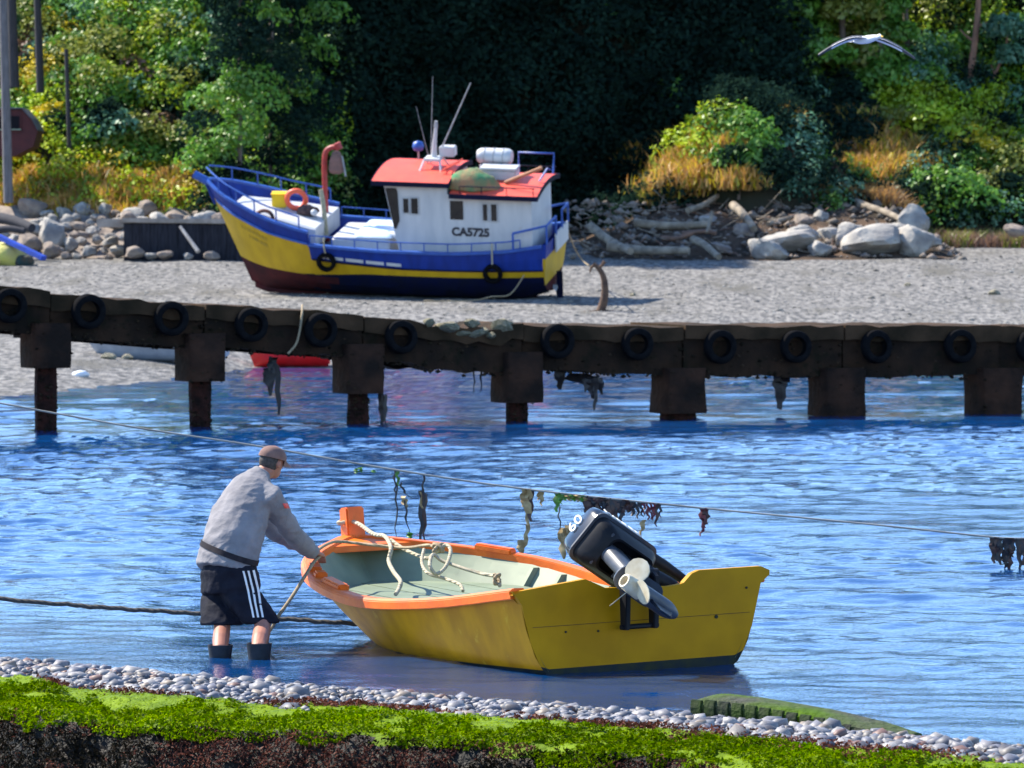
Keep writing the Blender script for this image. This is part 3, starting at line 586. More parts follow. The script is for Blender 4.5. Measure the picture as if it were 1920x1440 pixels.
# ------------------------------------------------------------------ the man
M_skin = mat('skin', (0.36, 0.15, 0.10), (0.30, 0.12, 0.08), scale=14, rough=0.55)
M_shirt = mat('grey_sweatshirt', (0.25, 0.24, 0.255), (0.18, 0.175, 0.19), scale=7, spec=0.12, rough=0.95, bump=0.004, bscale=60)
M_short = mat('black_shorts', (0.008, 0.009, 0.016), (0.014, 0.015, 0.025), scale=9, spec=0.12, rough=0.8, bump=0.003, bscale=50)
M_boot = mat('dark_boot', (0.02, 0.026, 0.034), (0.035, 0.04, 0.05), scale=10, spec=0.12, rough=0.5, bump=0.003, bscale=40)
M_cap = mat('brown_cap', (0.21, 0.12, 0.10), (0.15, 0.085, 0.075), scale=12, rough=0.9)
M_hair = mat('dark_grey_hair', (0.022, 0.018, 0.018), (0.06, 0.05, 0.05), scale=60, rough=0.7)
M_belt = mat('dark_strap', (0.016, 0.014, 0.018), (0.03, 0.025, 0.03), scale=20, spec=0.12, rough=0.7)
MAN0 = Vector((at(450, 1262, 32.75).x, 32.75, -0.16))
man = thing('person', 'man in grey sweatshirt, black striped shorts and cap leaning on the boat', 'person', MAN0)
ff = Vector((0.86, 0.51, 0)).normalized(); fr = Vector((ff.y, -ff.x, 0))        # where he faces; his right hand side
def mp(px, py, Y): return at(px, py, Y) - MAN0
def ring(c, up, side, a, b, n=20):
    up = up.normalized(); s_ = (side - up*side.dot(up)).normalized(); f_ = up.cross(s_)
    return [c + s_*a*math.cos(2*math.pi*k/n) + f_*b*math.sin(2*math.pi*k/n) for k in range(n)]
hipc = mp(433, 1100, 32.80); waist = mp(433, 1030, 32.84); chest = mp(450, 965, 33.0); shold = mp(470, 918, 33.12); neckb = mp(488, 893, 33.2); headc = mp(510, 866, 33.26)
sp = [hipc, waist, chest, shold, neckb]
def spine_rings(pts, ab):
    out = []
    for k, (p, (a, b)) in enumerate(zip(pts, ab)):
        up = pts[min(k+1, len(pts)-1)] - pts[max(k-1, 0)]; out.append(ring(p, up, fr, a, b))
    return out
rsh = shold + fr*0.215 + Vector((0.03, 0, -0.035)); lsh = shold - fr*0.20 + Vector((0, 0, -0.05))
rel = mp(552, 1006, 33.30); rwr = mp(587, 1036, 33.58); rhand = mp(604, 1043, 33.70)
lel = mp(520, 1000, 33.55); lwr = mp(578, 1030, 33.86); lhand = mp(598, 1040, 33.98)
# clothes
mb = MB()
hem = [mp(422, 1071, 32.80)] + [waist + Vector((-0.005, 0, 0.0)), chest, shold, neckb]
mb.loft(spine_rings(hem + [neckb + (headc-neckb)*0.25], [(0.245, 0.212), (0.244, 0.21), (0.25, 0.195), (0.21, 0.145), (0.085, 0.085), (0.072, 0.078)]))
mb.tube([shold + fr*0.10, rsh, rsh*0.5 + rel*0.5, rel, rel*0.4 + rwr*0.6, rwr], [0.10, 0.098, 0.083, 0.074, 0.068, 0.05], 14)
mb.tube([shold - fr*0.10, lsh, lsh*0.5 + lel*0.5, lel, lwr], [0.10, 0.095, 0.080, 0.07, 0.05], 14)
blob('shirt', mb, M_shirt, man, 0.011, 4, 0.011)
from mathutils.bvhtree import BVHTree
def surf(o):
    me = o.data; return BVHTree.FromPolygons([v.co for v in me.vertices], [p.vertices[:] for p in me.polygons])
bvs = surf([c for c in man.children if c.name.startswith('shirt')][0]); rows = []
bc = waist + (hipc - waist)*0.10; nb_ = Vector((0.33, 0.0, 0.94)).normalized(); bu = nb_.cross(Vector((0, 1, 0))).normalized(); bw_ = nb_.cross(bu)
for k in range(40):
    d_ = bu*math.cos(2*math.pi*k/40) + bw_*math.sin(2*math.pi*k/40); row = []
    for h_ in (-0.02, 0.02):
        hit = bvs.ray_cast(bc + nb_*h_ + d_*0.6, -d_); row.append((hit[0] if hit[0] is not None else bc + d_*0.22) + d_*0.008)
    rows.append([row[0], row[1], row[1] - d_*0.02, row[0] - d_*0.02])
MB().loft(rows, wrap=True).build('waist_strap', M_belt, man, smooth=50)
rk = mp(492, 1172, 32.62); lk = mp(416, 1172, 32.70); rhip = hipc + fr*0.11; lhip = hipc - fr*0.10
mb = MB(); mb.loft(spine_rings([hipc + Vector((0, 0, -0.03)), hipc + Vector((-0.01, 0, 0.10)), waist + Vector((0, 0, -0.05))], [(0.245, 0.205), (0.238, 0.20), (0.20, 0.17)]))
def leg_rings(a, b, rads, fl=1.12):
    return [ring(a + (b-a)*t, Vector((0, 0, 1)), fr, r_, r_*fl) for t, r_ in rads]
mb.loft(leg_rings(rhip + Vector((0, 0, -0.02)), mp(490, 1168, 32.60), [(0, 0.135), (0.3, 0.138), (0.7, 0.13), (1, 0.125)])[::-1])
mb.loft(leg_rings(lhip + Vector((0, 0, -0.02)), mp(417, 1170, 32.68), [(0, 0.14), (0.3, 0.15), (0.7, 0.15), (1, 0.148)])[::-1])
shorts = blob('shorts', mb, M_short, man, 0.012, 4, 0.012)
# three white stripes down the side of the shorts: thin tapes laid on the cloth
bv = surf(shorts)
for k in range(3):
    a, b = mp(453 + k*9.0, 1074, 32.4), mp(474 + k*8.5, 1160, 32.4); L_, R_ = [], []
    for t in np.linspace(0, 1, 14):
        p = a.lerp(b, t); h = []
        for dx in (-0.007, 0.007):
            o_ = p + Vector((dx, 0, 0)); hit = bv.ray_cast(o_, Vector((0, 1, 0)))
            if hit[0] is not None: h.append(hit[0] + hit[1]*0.003)
        if len(h) == 2: L_.append(h[0]); R_.append(h[1])
    n = len(L_); mb = MB(); mb.loft([[l, r_, r_ + Vector((0, 0.004, 0)), l + Vector((0, 0.004, 0))] for l, r_ in zip(L_, R_)]); mb.build('stripe', M_white, shorts)
# body: legs, neck, head, arms and hands as one skin
mb = MB()
ra = mp(486, 1211, 32.22); la = mp(413, 1214, 32.36); rf = Vector((ra.x, ra.y, 0.05)); lf = Vector((la.x, la.y, 0.05))
mb.tube([rhip*0.6 + rk*0.4, mp(493, 1158, 32.63), mp(491, 1184, 32.48), mp(488, 1200, 32.32), ra, rf], [0.05, 0.062, 0.064, 0.064, 0.056, 0.05], 14)
mb.tube([lhip*0.6 + lk*0.4, mp(417, 1158, 32.71), mp(416, 1184, 32.58), mp(414, 1200, 32.46), la, lf], [0.05, 0.060, 0.062, 0.062, 0.055, 0.05], 14)
mb.tube([rhip, hipc, lhip], [0.06, 0.07, 0.06], 12)
mb.loft(spine_rings([hipc, waist, chest, shold], [(0.12, 0.10), (0.14, 0.11), (0.16, 0.11), (0.12, 0.08)]))
hf = (Vector((0.66, 0.72, 0)) + Vector((0, 0, -0.22))).normalized(); hu = Vector((0.26, 0.16, 0.95)); hu = (hu - hf*hu.dot(hf)).normalized(); hr = hf.cross(hu)
mb.tube([shold, neckb, headc + hu*-0.06 - hf*0.02], [0.08, 0.066, 0.062], 12)
def ell(c, a, b, d, n=12, m=9):
    return [[c + hr*a*math.cos(2*math.pi*k/n)*math.sin(math.pi*(j+0.02)/(m-0.96)) + hf*b*math.sin(2*math.pi*k/n)*math.sin(math.pi*(j+0.02)/(m-0.96)) - hu*d*math.cos(math.pi*(j+0.02)/(m-0.96)) for k in range(n)] for j in range(m-0)]
mb.loft(ell(headc + hu*0.005, 0.075, 0.098, 0.118, 16, 11)); mb.loft(ell(headc + hf*0.03 - hu*0.07, 0.056, 0.062, 0.05))
mb.loft(ell(headc + hf*0.10 - hu*0.015, 0.012, 0.018, 0.024, 8, 7)); mb.loft(ell(headc + hf*0.088 - hu*0.058, 0.026, 0.012, 0.010, 8, 7))
for s_ in (-1, 1): mb.loft(ell(headc + hr*0.082*s_ - hf*0.004 - hu*0.012, 0.012, 0.02, 0.032, 8, 7))
for e_, w_, h_ in ((rel, rwr, rhand), (lel, lwr, lhand)):
    d_ = (h_ - w_).normalized(); sd = d_.cross(Vector((0, 0, 1))).normalized(); dn = sd.cross(d_)
    mb.tube([e_, w_, w_ + d_*0.02], [0.045, 0.031, 0.028], 10)
    mb.loft([[w_ + d_*t + sd*(wd*q1) + dn*(0.016*q2) for q1, q2 in ((-1, -1), (1, -1), (1, 1), (-1, 1))] for t, wd in ((0.0, 0.027), (0.05, 0.04), (0.10, 0.042))])
    for k in range(4):
        b_ = w_ + d_*0.095 + sd*(-0.031 + 0.0207*k); ln = (0.062, 0.072, 0.068, 0.054)[k]
        mb.tube([b_, b_ + d_*ln*0.45 - dn*0.004, b_ + d_*ln*0.8 - dn*0.025 - Vector((0, 0, 0.008)), b_ + d_*ln*0.92 - Vector((0, 0, 0.05))], [0.0105, 0.010, 0.009, 0.008], 8)
    sg = -1 if e_ is rel else 1
    b_ = w_ + d_*0.03 + sd*0.03*sg; mb.tube([b_, b_ + d_*0.03 + sd*0.03*sg, b_ + d_*0.06 + sd*0.036*sg - Vector((0, 0, 0.02))], [0.014, 0.012, 0.010], 8)
blob('body', mb, M_skin, man, 0.0075, 4)
mb = MB(); mb.loft(ell(headc - hf*0.012 + hu*0.0, 0.079, 0.096, 0.092, 16, 11)); hair = blob('hair', mb, M_hair, man, 0.009, 2, 0.003)
for v in hair.data.vertices:
    q = v.co - headc
    if q.dot(hf) > -0.01: v.co -= hf*(q.dot(hf) + 0.01)*0.95
for s_ in (-1, 1):
    mb = MB(); mb.loft(ell(headc + hf*0.092 + hr*0.032*s_ + hu*0.012, 0.013, 0.008, 0.009, 10, 7)); mb.build('eye', M_hair, man, smooth=60)
mb = MB(); cb = headc + hu*0.038
dome = []
for j in range(9):
    th_ = math.pi/2*j/8; r_ = math.cos(th_)**0.8 if j < 8 else 0.03
    dome.append([cb - hu*0.012 + hr*0.093*r_*math.cos(a) + hf*(0.116*r_*math.sin(a) - 0.004) + hu*0.092*math.sin(th_) for a in np.linspace(0, 2*math.pi, 21)[:-1]])
capo = mb.loft(dome).build('cap', M_cap, man, smooth=60)
mb = MB(); rg = []
for t in np.linspace(-1, 1, 11):
    a = t*1.15; p0_ = cb - hu*0.008 + hr*0.092*math.sin(a) + hf*0.108*math.cos(a); p1_ = cb - hu*(0.035 + 0.012*abs(t)) + hr*0.085*math.sin(a) + hf*(0.108*math.cos(a) + 0.085*math.cos(a*1.3))
    rg.append([p0_, p1_, p1_ - hu*0.006, p0_ - hu*0.006])
mb.loft(rg).build('cap_peak', M_cap, capo, smooth=60)
# boots and the red sleeve patch
for nm, c in (('r', ra), ('l', la)):
    base = Vector((c.x, c.y, 0.0)); topc = Vector((c.x, c.y, c.z + 0.02)); rg = []
    for t, r_ in ((0, 0.062), (0.25, 0.066), (0.6, 0.074), (0.93, 0.084), (1, 0.087), (1.0, 0.078), (0.8, 0.07)): rg.append(ring(base.lerp(topc, t), Vector((0, 0, 1)), fr, r_, r_*1.08))
    mb = MB(); mb.loft(rg)
    mb.loft([[base + ff*(x) + fr*(w*q) + Vector((0, 0, z_)) for q, z_ in ((-1, 0), (1, 0), (1, h), (0.5, h+0.015), (-0.5, h+0.015), (-1, h))] for x, w, h in ((-0.08, 0.035, 0.06), (-0.02, 0.045, 0.09), (0.08, 0.05, 0.07), (0.16, 0.05, 0.05), (0.20, 0.03, 0.035))])
    mb.build('boot', M_boot, man, smooth=50)
mb = MB(); g = []
for py_ in (944, 948.5, 953):
    row = []
    for px_ in (529, 533, 538):
        hit = bvs.ray_cast(mp(px_ + (py_-944)*0.5, py_, 32.0), (mp(px_, py_, 34.0) - mp(px_, py_, 32.0)).normalized())
        row.append(hit[0] + hit[1]*0.004 if hit[0] is not None else None)
    g.append(row)
if all(p is not None for r_ in g for p in r_): mb.add([p for r_ in g for p in r_], [(0, 1, 4, 3), (1, 2, 5, 4), (3, 4, 7, 6), (4, 5, 8, 7)]).build('sleeve_patch', M_redp, man)

# ------------------------------------------------------------------ ropes
def rope_mat(name, c1, c2):
    m = mat(name, c1, c2, scale=30, rough=0.85); N = m.node_tree.nodes; L = m.node_tree.links
    w_ = N.new('ShaderNodeTexWave'); w_.inputs['Scale'].default_value = 14; w_.bands_direction = 'DIAGONAL'; tc = N.new('ShaderNodeTexCoord'); L.new(tc.outputs['Object'], w_.inputs['Vector'])
    b = N.new('ShaderNodeBump'); b.inputs['Distance'].default_value = 0.006; L.new(w_.outputs['Fac'], b.inputs['Height']); L.new(b.outputs[0], N['Principled BSDF'].inputs['Normal']); return m
M_rope = rope_mat('pale_rope', (0.46, 0.41, 0.30), (0.32, 0.28, 0.19)); M_rope2 = rope_mat('tan_rope', (0.36, 0.28, 0.17), (0.25, 0.19, 0.12)); M_rope3 = rope_mat('dark_rope', (0.03, 0.03, 0.032), (0.07, 0.06, 0.05))
M_cable = mat('cable_fibre', (0.30, 0.29, 0.26), (0.18, 0.18, 0.17), scale=3, rough=0.8)
def spline(pts, n=8):
    P = [Vector(p) for p in pts]; out = []
    for i_ in range(len(P)-1):
        p0_, p1_, p2_, p3_ = P[max(i_-1, 0)], P[i_], P[i_+1], P[min(i_+2, len(P)-1)]
        for k in range(n):
            t = k/n; out.append(0.5*((2*p1_) + (p2_-p0_)*t + (2*p0_-5*p1_+4*p2_-p3_)*t*t + (3*p1_-p0_-3*p2_+p3_)*t**3))
    return out + [P[-1]]
def rope(name, pts, r, m, label, cat='rope', group=None, n=8, wob=0.0, seg=8):
    P = spline(pts, n)
    if wob: P = [p + Vector((0, 0, wob*math.sin(k*1.9) + wob*0.6*math.sin(k*0.83))) for k, p in enumerate(P)]
    c = P[0].copy(); o = MB().tube([p - c for p in P], r, seg).build(name, m, None, smooth=60, loc=c); return tag(o, label, cat, group)
def bw(t, y, z): return MBoat @ Vector((BL*t, y, z))
pl = lambda px, py, Y: at(px, py, Y)
rope('rope', [bw(1.0, -0.10, .86), bw(1.02, 0.02, .87), bw(1.0, 0.11, .86), bw(0.975, 0.02, .865), pl(700, 1001, 34.7), pl(722, 1006, 34.4), pl(733, 1028, 34.0), pl(729, 1052, 33.9), pl(738, 1072, 33.5), pl(751, 1090, 33.1), pl(748, 1104, 33.0), pl(742, 1114, 32.9)], 0.0165, M_rope, 'thick pale rope looped round the orange bow post, hanging down into the boat', n=8)
rope('rope', [pl(733, 1012, 34.4), pl(755, 1028, 34.2), pl(780, 1040, 34.0), pl(800, 1047, 33.8), pl(812, 1040, 33.7), pl(826, 1028, 33.6), pl(838, 1022, 33.6), pl(845, 1034, 33.5), pl(836, 1062, 33.3), pl(818, 1076, 33.2), pl(806, 1060, 33.2), pl(812, 1040, 33.4), pl(830, 1052, 33.4), pl(870, 1066, 33.3), pl(905, 1076, 33.2), pl(932, 1082, 33.0), pl(937, 1098, 32.7)], 0.0145, M_rope, 'pale rope coiled in loops over the far side of the yellow boat', n=8)
rope('rope', [pl(795, 1030, 33.7), pl(791, 1055, 33.5), pl(803, 1075, 33.3), pl(835, 1085, 33.2), pl(862, 1096, 33.0), pl(868, 1108, 32.9)], 0.013, M_rope, 'short pale rope end trailing across the green platform planks', n=8)
kn = [pl(822 + 9*math.cos(a*2.4), 1027 + 7*math.sin(a*3.1), 33.62 + 0.05*math.sin(a*1.7)) for a in np.linspace(0, 9, 26)]
rope('rope', kn, 0.014, M_rope2, 'tangled tan rope knot on the far gunwale of the yellow boat', n=4)
kn = [pl(932 + 5*math.cos(a*2.7), 1086 + 9*math.sin(a*1.9), 32.75 + 0.04*math.sin(a*1.3)) for a in np.linspace(0, 9, 22)]
rope('rope', kn, 0.013, M_rope2, 'small tan rope lashing beside the near gunwale, close to the stern', n=4)
rope('rope', [pl(587, 1046, 33.60), pl(598, 1030, 33.8), pl(622, 1017, 34.1), pl(645, 1016, 34.3), pl(700, 1022, 34.2), pl(760, 1027, 34.0), pl(800, 1022, 33.8), pl(818, 1026, 33.65)], 0.012, M_rope2, 'thin tan rope stretched across the bow from the man\'s hand', n=6)
rope('rope', [pl(604, 1040, 33.66), pl(590, 1052, 33.56), pl(575, 1075, 33.4), pl(548, 1118, 33.1), pl(520, 1158, 32.9), pl(508, 1180, 33.1), pl(478, 1212, 33.0), pl(462, 1226, 32.9), pl(452, 1236, 32.95)], 0.013, M_rope2, 'brown rope hanging from the man\'s hand down behind his knees', n=8)
rope('rope', [pl(-900, 1060, 35.2), pl(-300, 1098, 34.8), pl(60, 1128, 34.5), pl(180, 1138, 34.4), pl(300, 1146, 34.3), pl(420, 1153, 34.2), pl(540, 1161, 34.1), pl(640, 1168, 34.0), pl(760, 1176, 34.0)], 0.017, M_rope3, 'dark mooring rope stretched low over the water behind the man', n=10, wob=0.004)
YC = 41.5
cab = [(-1000, 580), (-250, 712), (0, 756), (250, 801), (480, 836), (740, 881), (985, 917), (1290, 950), (1640, 984), (1860, 1007), (1935, 1010), (2100, 1016), (2900, 1035)]
rope('cable', [pl(x, y, YC) for x, y in cab], 0.0085, M_cable, 'long pale mooring cable sloping over the water with seaweed caught on it', 'cable', n=10)
cabx = [c[0] for c in cab]; caby = [c[1] for c in cab]
SW = {'brown': mat('kelp_brown', (0.075, 0.03, 0.018), (0.035, 0.014, 0.010), scale=25, rough=0.45), 'tan': mat('kelp_tan', (0.42, 0.30, 0.14), (0.22, 0.13, 0.04), scale=16, rough=0.6), 'green': mat('weed_green', (0.10, 0.26, 0.02), (0.06, 0.14, 0.02), scale=16, rough=0.5), 'black': mat('kelp_black', (0.012, 0.012, 0.014), (0.03, 0.02, 0.02), scale=16, rough=0.5), 'red': mat('weed_red', (0.16, 0.02, 0.02), (0.08, 0.012, 0.02), scale=16, rough=0.5)}
def frond(mb, p, L_, w, lean, mi=0, seg=6):
    """a hanging strap with ragged edge and real thickness"""
    rings = []
    for k in range(seg+1):
        t = k/seg; c = p + Vector((lean*t*t + 0.012*math.sin(k*2.1 + p.x*40), 0.012*math.sin(k*1.7 + p.x*30), -L_*t)); ww = w*(0.55 + 0.7*math.sin(math.pi*min(t*0.85 + 0.15, 1)))*(1 - 0.5*t) + 0.002
        ww *= random.uniform(0.75, 1.25); tw = random.uniform(-0.8, 0.8); d = Vector((math.cos(tw), math.sin(tw), 0))*ww; th3 = Vector((-math.sin(tw), math.cos(tw), 0))*0.004
        rings.append([c - d, c + th3, c + d, c - th3])
    mb.loft(rings, mi=mi)
def weed(fr_list, label, Y=YC, on_cable=True, cat='seaweed'):
    """fr_list: (px, top py or None, bottom py, width m, colour, lean px)"""
    x0 = fr_list[0][0]; y0 = np.interp(x0, cabx, caby) if fr_list[0][1] is None else fr_list[0][1]
    c = at(x0, y0, Y); r_ = thing('seaweed', label, cat, c); groups = {}
    for (px_, ty, by, w, colr, ln) in fr_list:
        ty = np.interp(px_, cabx, caby) if ty is None else ty; p = at(px_, ty, Y) - c; q = at(px_ + ln, by, Y) - c
        mb = MB(); frond(mb, p, p.z - q.z, w, q.x - p.x); mb.build('frond', SW[colr], r_, smooth=50)
rd = random.Random(5)
weed([(988, None, 985, .05, 'tan', 3), (984, None, 950, .04, 'tan', -2), (994, None, 978, .035, 'brown', 0), (989, 984, 1040, .02, 'tan', -12), (978, 1012, 1042, .035, 'tan', -2)], 'long tan kelp strip hanging from the cable, nearest the middle of the boat')
weed([(1014, None, 948, .028, 'tan', 2), (1010, None, 938, .015, 'tan', 0)], 'short pale scrap of weed on the cable beside the long tan kelp strip')
weed([(1044, None, 960, .03, 'green', 0), (1050, None, 946, .02, 'green', 3), (1048, 950, 1005, .008, 'black', 5), (1056, 990, 1048, .05, 'tan', 0), (1066, 985, 1030, .035, 'tan', -4)], 'green weed on the cable trailing a pale strip left of the motor')
weed([(1058 + 8*k, None, np.interp(1058+8*k, cabx, caby) + 14, .03, 'tan' if k % 2 else 'green', 3) for k in range(6)], 'thin tan and green fringe of weed just above the motor cowl')
weed([(1098 + 5.2*k, None, np.interp(1098+5.2*k, cabx, caby) + 22 + 22*rd.random() + (14 if 7 < k < 12 else 0), .028, 'brown' if rd.random() < 0.75 else 'black', rd.uniform(-3, 3)) for k in range(18)], 'thick bunch of brown kelp hanging on the cable right above the motor')
weed([(1196 + 6*k, None, 965 + 24*rd.random(), .014, rd.choice(['brown', 'black', 'red']), rd.uniform(-3, 3)) for k in range(8)] + [(1206, 975, 1008, .02, 'tan', -8)], 'stringy dark weed on the cable to the right of the thick brown kelp')
weed([(1318, None, 990, .035, 'red', 3), (1324, None, 983, .028, 'brown', 0), (1320, 978, 1005, .018, 'red', -8)], 'single dark red weed clump hanging alone on the right half of cable')
weed([(740, None, 925, .010, 'black', 2), (745, None, 912, .015, 'green', 3), (744, 900, 1008, .006, 'black', -2), (752, 905, 935, .012, 'black', 20), (760, 935, 1006, .008, 'black', 8), (757, 930, 952, .03, 'tan', 5), (768, 998, 1012, .03, 'green', 0)], 'thin dark strands with a green tuft hanging left of the tall dark kelp')
weed([(794, None, 950, .008, 'black', -2), (791, 920, 1015, .026, 'black', -2), (795, 925, 1015, .022, 'brown', 1), (790, 922, 970, .015, 'tan', 2)], 'tall dark kelp stalk hanging from the cable behind the bow')
weed([(668, 878, 888, .02, 'green', 0), (676, 876, 886, .02, 'green', 2), (700, 881, 887, .02, 'green', 2)], 'tiny green scrap of weed on the cable right of the man\'s head')
weed([(1862 + 3*k, None, 1050 + 18*rd.random(), .035, rd.choice(['black', 'brown']), rd.uniform(-2, 4)) for k in range(5)] + [(1886 + 4*k, None, 1035 + 10*rd.random(), .03, rd.choice(['black', 'brown']), 0) for k in range(4)] + [(1884, 1030, 1066, .035, 'black', 2), (1893, 1030, 1068, .03, 'brown', 0), (1912, None, 1066, .04, 'black', 0), (1920, None, 1060, .04, 'brown', 0), (1930, None, 1064, .04, 'black', 0)], 'heavy dark kelp clump reaching the water at the right edge')

# ------------------------------------------------------------------ concrete pier
M_conc = mat('weathered_concrete', (0.036, 0.019, 0.011), (0.011, 0.008, 0.006), scale=1.8, spec=0.12, rough=0.9, bump=0.03, bscale=7, dirt=((0.010, 0.010, 0.005), 3, 0.55))
M_deck = mat('pier_deck_concrete', (0.07, 0.040, 0.022), (0.022, 0.015, 0.008), scale=1.5, spec=0.12, rough=0.95, bump=0.02, bscale=9)
M_cap_ = mat('pile_cap_concrete', (0.05, 0.024, 0.015), (0.015, 0.010, 0.008), scale=2.2, spec=0.12, rough=0.9, bump=0.04, bscale=9)
M_pile = mat('barnacled_pile', (0.045, 0.016, 0.012), (0.014, 0.008, 0.007), scale=5, spec=0.12, rough=0.95, bump=0.06, bscale=14)
M_tyre = mat('old_tyre_rubber', (0.005, 0.005, 0.006), (0.009, 0.009, 0.010), scale=8, spec=0.03, rough=0.9, bump=0.004, bscale=30)
def pier_Y(px): return np.interp(px, [-1000, 2900], [69.2, 85.3])
dk_px = [-1000, -200, 0, 165, 320, 470, 600, 750, 900, 1000, 1300, 1920, 2900]; dk_y = [465, 523, 541, 553, 566, 578, 588, 598, 605, 608, 610, 613, 617]
def deck(px): Y = float(pier_Y(px)); return at(px, float(np.interp(px, dk_px, dk_y)), Y)
d0 = deck(-200); pier = thing('pier', 'dark concrete pier on square piles crossing the water, hung with tyres', 'pier', (d0.x, d0.y, 0))
PO = Vector((d0.x, d0.y, 0)); pdir = Vector((deck(2100).x - d0.x, deck(2100).y - d0.y, 0)).normalized(); pback = Vector((-pdir.y, pdir.x, 0))
def wob(k, a, s): return a*mnoise.noise(Vector((k*0.37, s, 0.5)))
joints = [-1000, -790, -495, -200, 95, 385, 682, 981, 1284, 1582, 1876, 2170, 2465, 2760, 2900]; rings3 = []; up = Vector((0, 0, 1)); crust = []
for sp_, (ja, jb) in enumerate(zip(joints[:-1], joints[1:])):
    rings = []; rings2 = []; dz = rd.uniform(-0.025, 0.025); dy = rd.uniform(-0.03, 0.03)
    for px_ in np.linspace(ja + 1.2, jb - 1.2, 15):
        k = px_/25.0; p = deck(px_) - PO + up*dz + pback*dy
        if 770 < px_ < 945: p.z -= 0.09 + 0.03*math.sin(px_*0.11)        # broken edge
        e1 = wob(k*2.3, 0.10, 1); e2 = wob(k*1.9, 0.12, 2); e3 = wob(k*3.1, 0.10, 8); bd = float(np.interp(px_, [0, 900, 1300], [0.39, 0.45, 0.58]))
        rings.append([p + up*e1*0.5 + pback*e3*0.4, p + pback*2.2 + up*(0.02 + e1*0.4), p + pback*2.2 - up*0.26, p - up*(0.26 - e2*0.4) + pback*e3*0.5])
        q = p - up*0.26 + pback*(0.07 + e2*0.2); rings2.append([q + up*0.02, q + pback*0.40 + up*0.02, q + pback*0.42 - up*(bd + 0.02 + e2*0.2), q - up*(bd + 0.04 + wob(k, 0.07, 3))])
        q = p - up*0.30 + pback*1.56; rings3.append([q, q + pback*0.40, q + pback*0.40 - up*0.45, q - up*0.45])
        for _ in range(9):
            z_ = -rd.uniform(0.26, 0.26 + bd + 0.1) if rd.random() < 0.6 else -(0.26 + bd + rd.uniform(0.0, 0.08)); r_ = rd.uniform(0.02, 0.065); crust.append((stone_v(rng)*r_ + np.array(p + pback*(0.04 if z_ > -0.24 else 0.09) + up*z_ + pdir*rd.uniform(-0.1, 0.1)), OCT[1], 0))
    MB().loft(rings).build('deck_slab', [M_deck], pier, smooth=30); MB().loft(rings2).build('edge_beam', M_conc, pier)
MB().loft(rings3).build('rear_beam', M_conc, pier)
leg_px = [95, 385, 682, 981, 1284, 1582, 1876, -200, -495, -790, 2170, 2465, 2760]; capw = [80, 80, 80, 82, 87, 90, 92, 80, 80, 80, 92, 92, 92]; cap_b = [690, 715, 738, 755, 775, 780, 780, 668, 645, 622, 780, 780, 780]; cap_t = [606, 625, 645, 660, 690, 690, 690, 586, 563, 541, 690, 690, 690]
for k, lx in enumerate(leg_px):
    Y = float(pier_Y(lx)) ; a = at(lx, cap_t[k], Y) - PO; b = at(lx, cap_b[k], Y) - PO; w = capw[k]/FPX*Y; h = a.z - b.z
    for row, off in (('f', -0.10),):
        mb = MB(); G = []
        for j in range(7):
            t = j/6; c = Vector((a.x, a.y, a.z - h*t)) + pback*(off + 0.36); ww = w/2*(1 + wob(j + k*9, 0.09, 4)); dd = 0.42*(1 + wob(j + k*9, 0.08, 5))
            G.append([c + pdir*(ww*math.copysign(abs(math.cos(q))**0.35, math.cos(q))) + pback*(dd*math.copysign(abs(math.sin(q))**0.35, math.sin(q))) for q in np.linspace(0, 2*math.pi, 17)[:-1]])
        if row == 'f': mb.loft(G).build('pile_cap', M_cap_, pier, smooth=30)
        pw = 0.185 if k < 4 or 7 <= k < 10 else 0.30
        G = []
        for j in range(10):
            z = (a.z - h*0.3)*(1 - j/9) + (-0.9)*(j/9); c = Vector((a.x, a.y, z)) + pback*(off + 0.36)
            G.append([c + pdir*(pw*(1 + wob(j + k*5, 0.16, 6))*math.cos(q)) + pback*(pw*(1 + wob(j + k*5, 0.16, 7))*math.sin(q)) for q in np.linspace(0.39, 2*math.pi + 0.39, 9)[:-1]])
        MB().loft(G).build('pile', M_pile, pier, smooth=30)
for k, lx in enumerate(leg_px):
    Y = float(pier_Y(lx)); a = at(lx, cap_t[k], Y) - PO; b = at(lx, cap_b[k], Y) - PO; w = capw[k]/FPX*Y
    for _ in range(50):
        r_ = rd.uniform(0.015, 0.045); crust.append((stone_v(rng)*r_ + np.array(Vector((a.x, a.y, rd.uniform(b.z - 0.02, a.z))) + pdir*rd.uniform(-0.46, 0.46)*w + pback*(0.26 - 0.40*rd.uniform(0.9, 1.0))), OCT[1], 0))
    for _ in range(60):
        an = rd.uniform(math.pi, 2*math.pi); pw = 0.185 if k < 4 or 7 <= k < 10 else 0.30; crust.append((stone_v(rng)*rd.uniform(0.02, 0.05) + np.array(Vector((a.x, a.y, rd.uniform(-0.1, max(b.z, 0.1)))) + pback*0.26 + (pdir*math.cos(an) + pback*math.sin(an))*pw*0.93), OCT[1], 0))
V, Fq, mi = merge(crust); tag(link('barnacle_crust', np_mesh('barnacle_crust', V, Fq, [mat('crust', (0.035, 0.022, 0.014), (0.012, 0.010, 0.006), scale=6, spec=0.1, rough=0.95, island=0.6)], smooth=True), pier), kind='stuff')
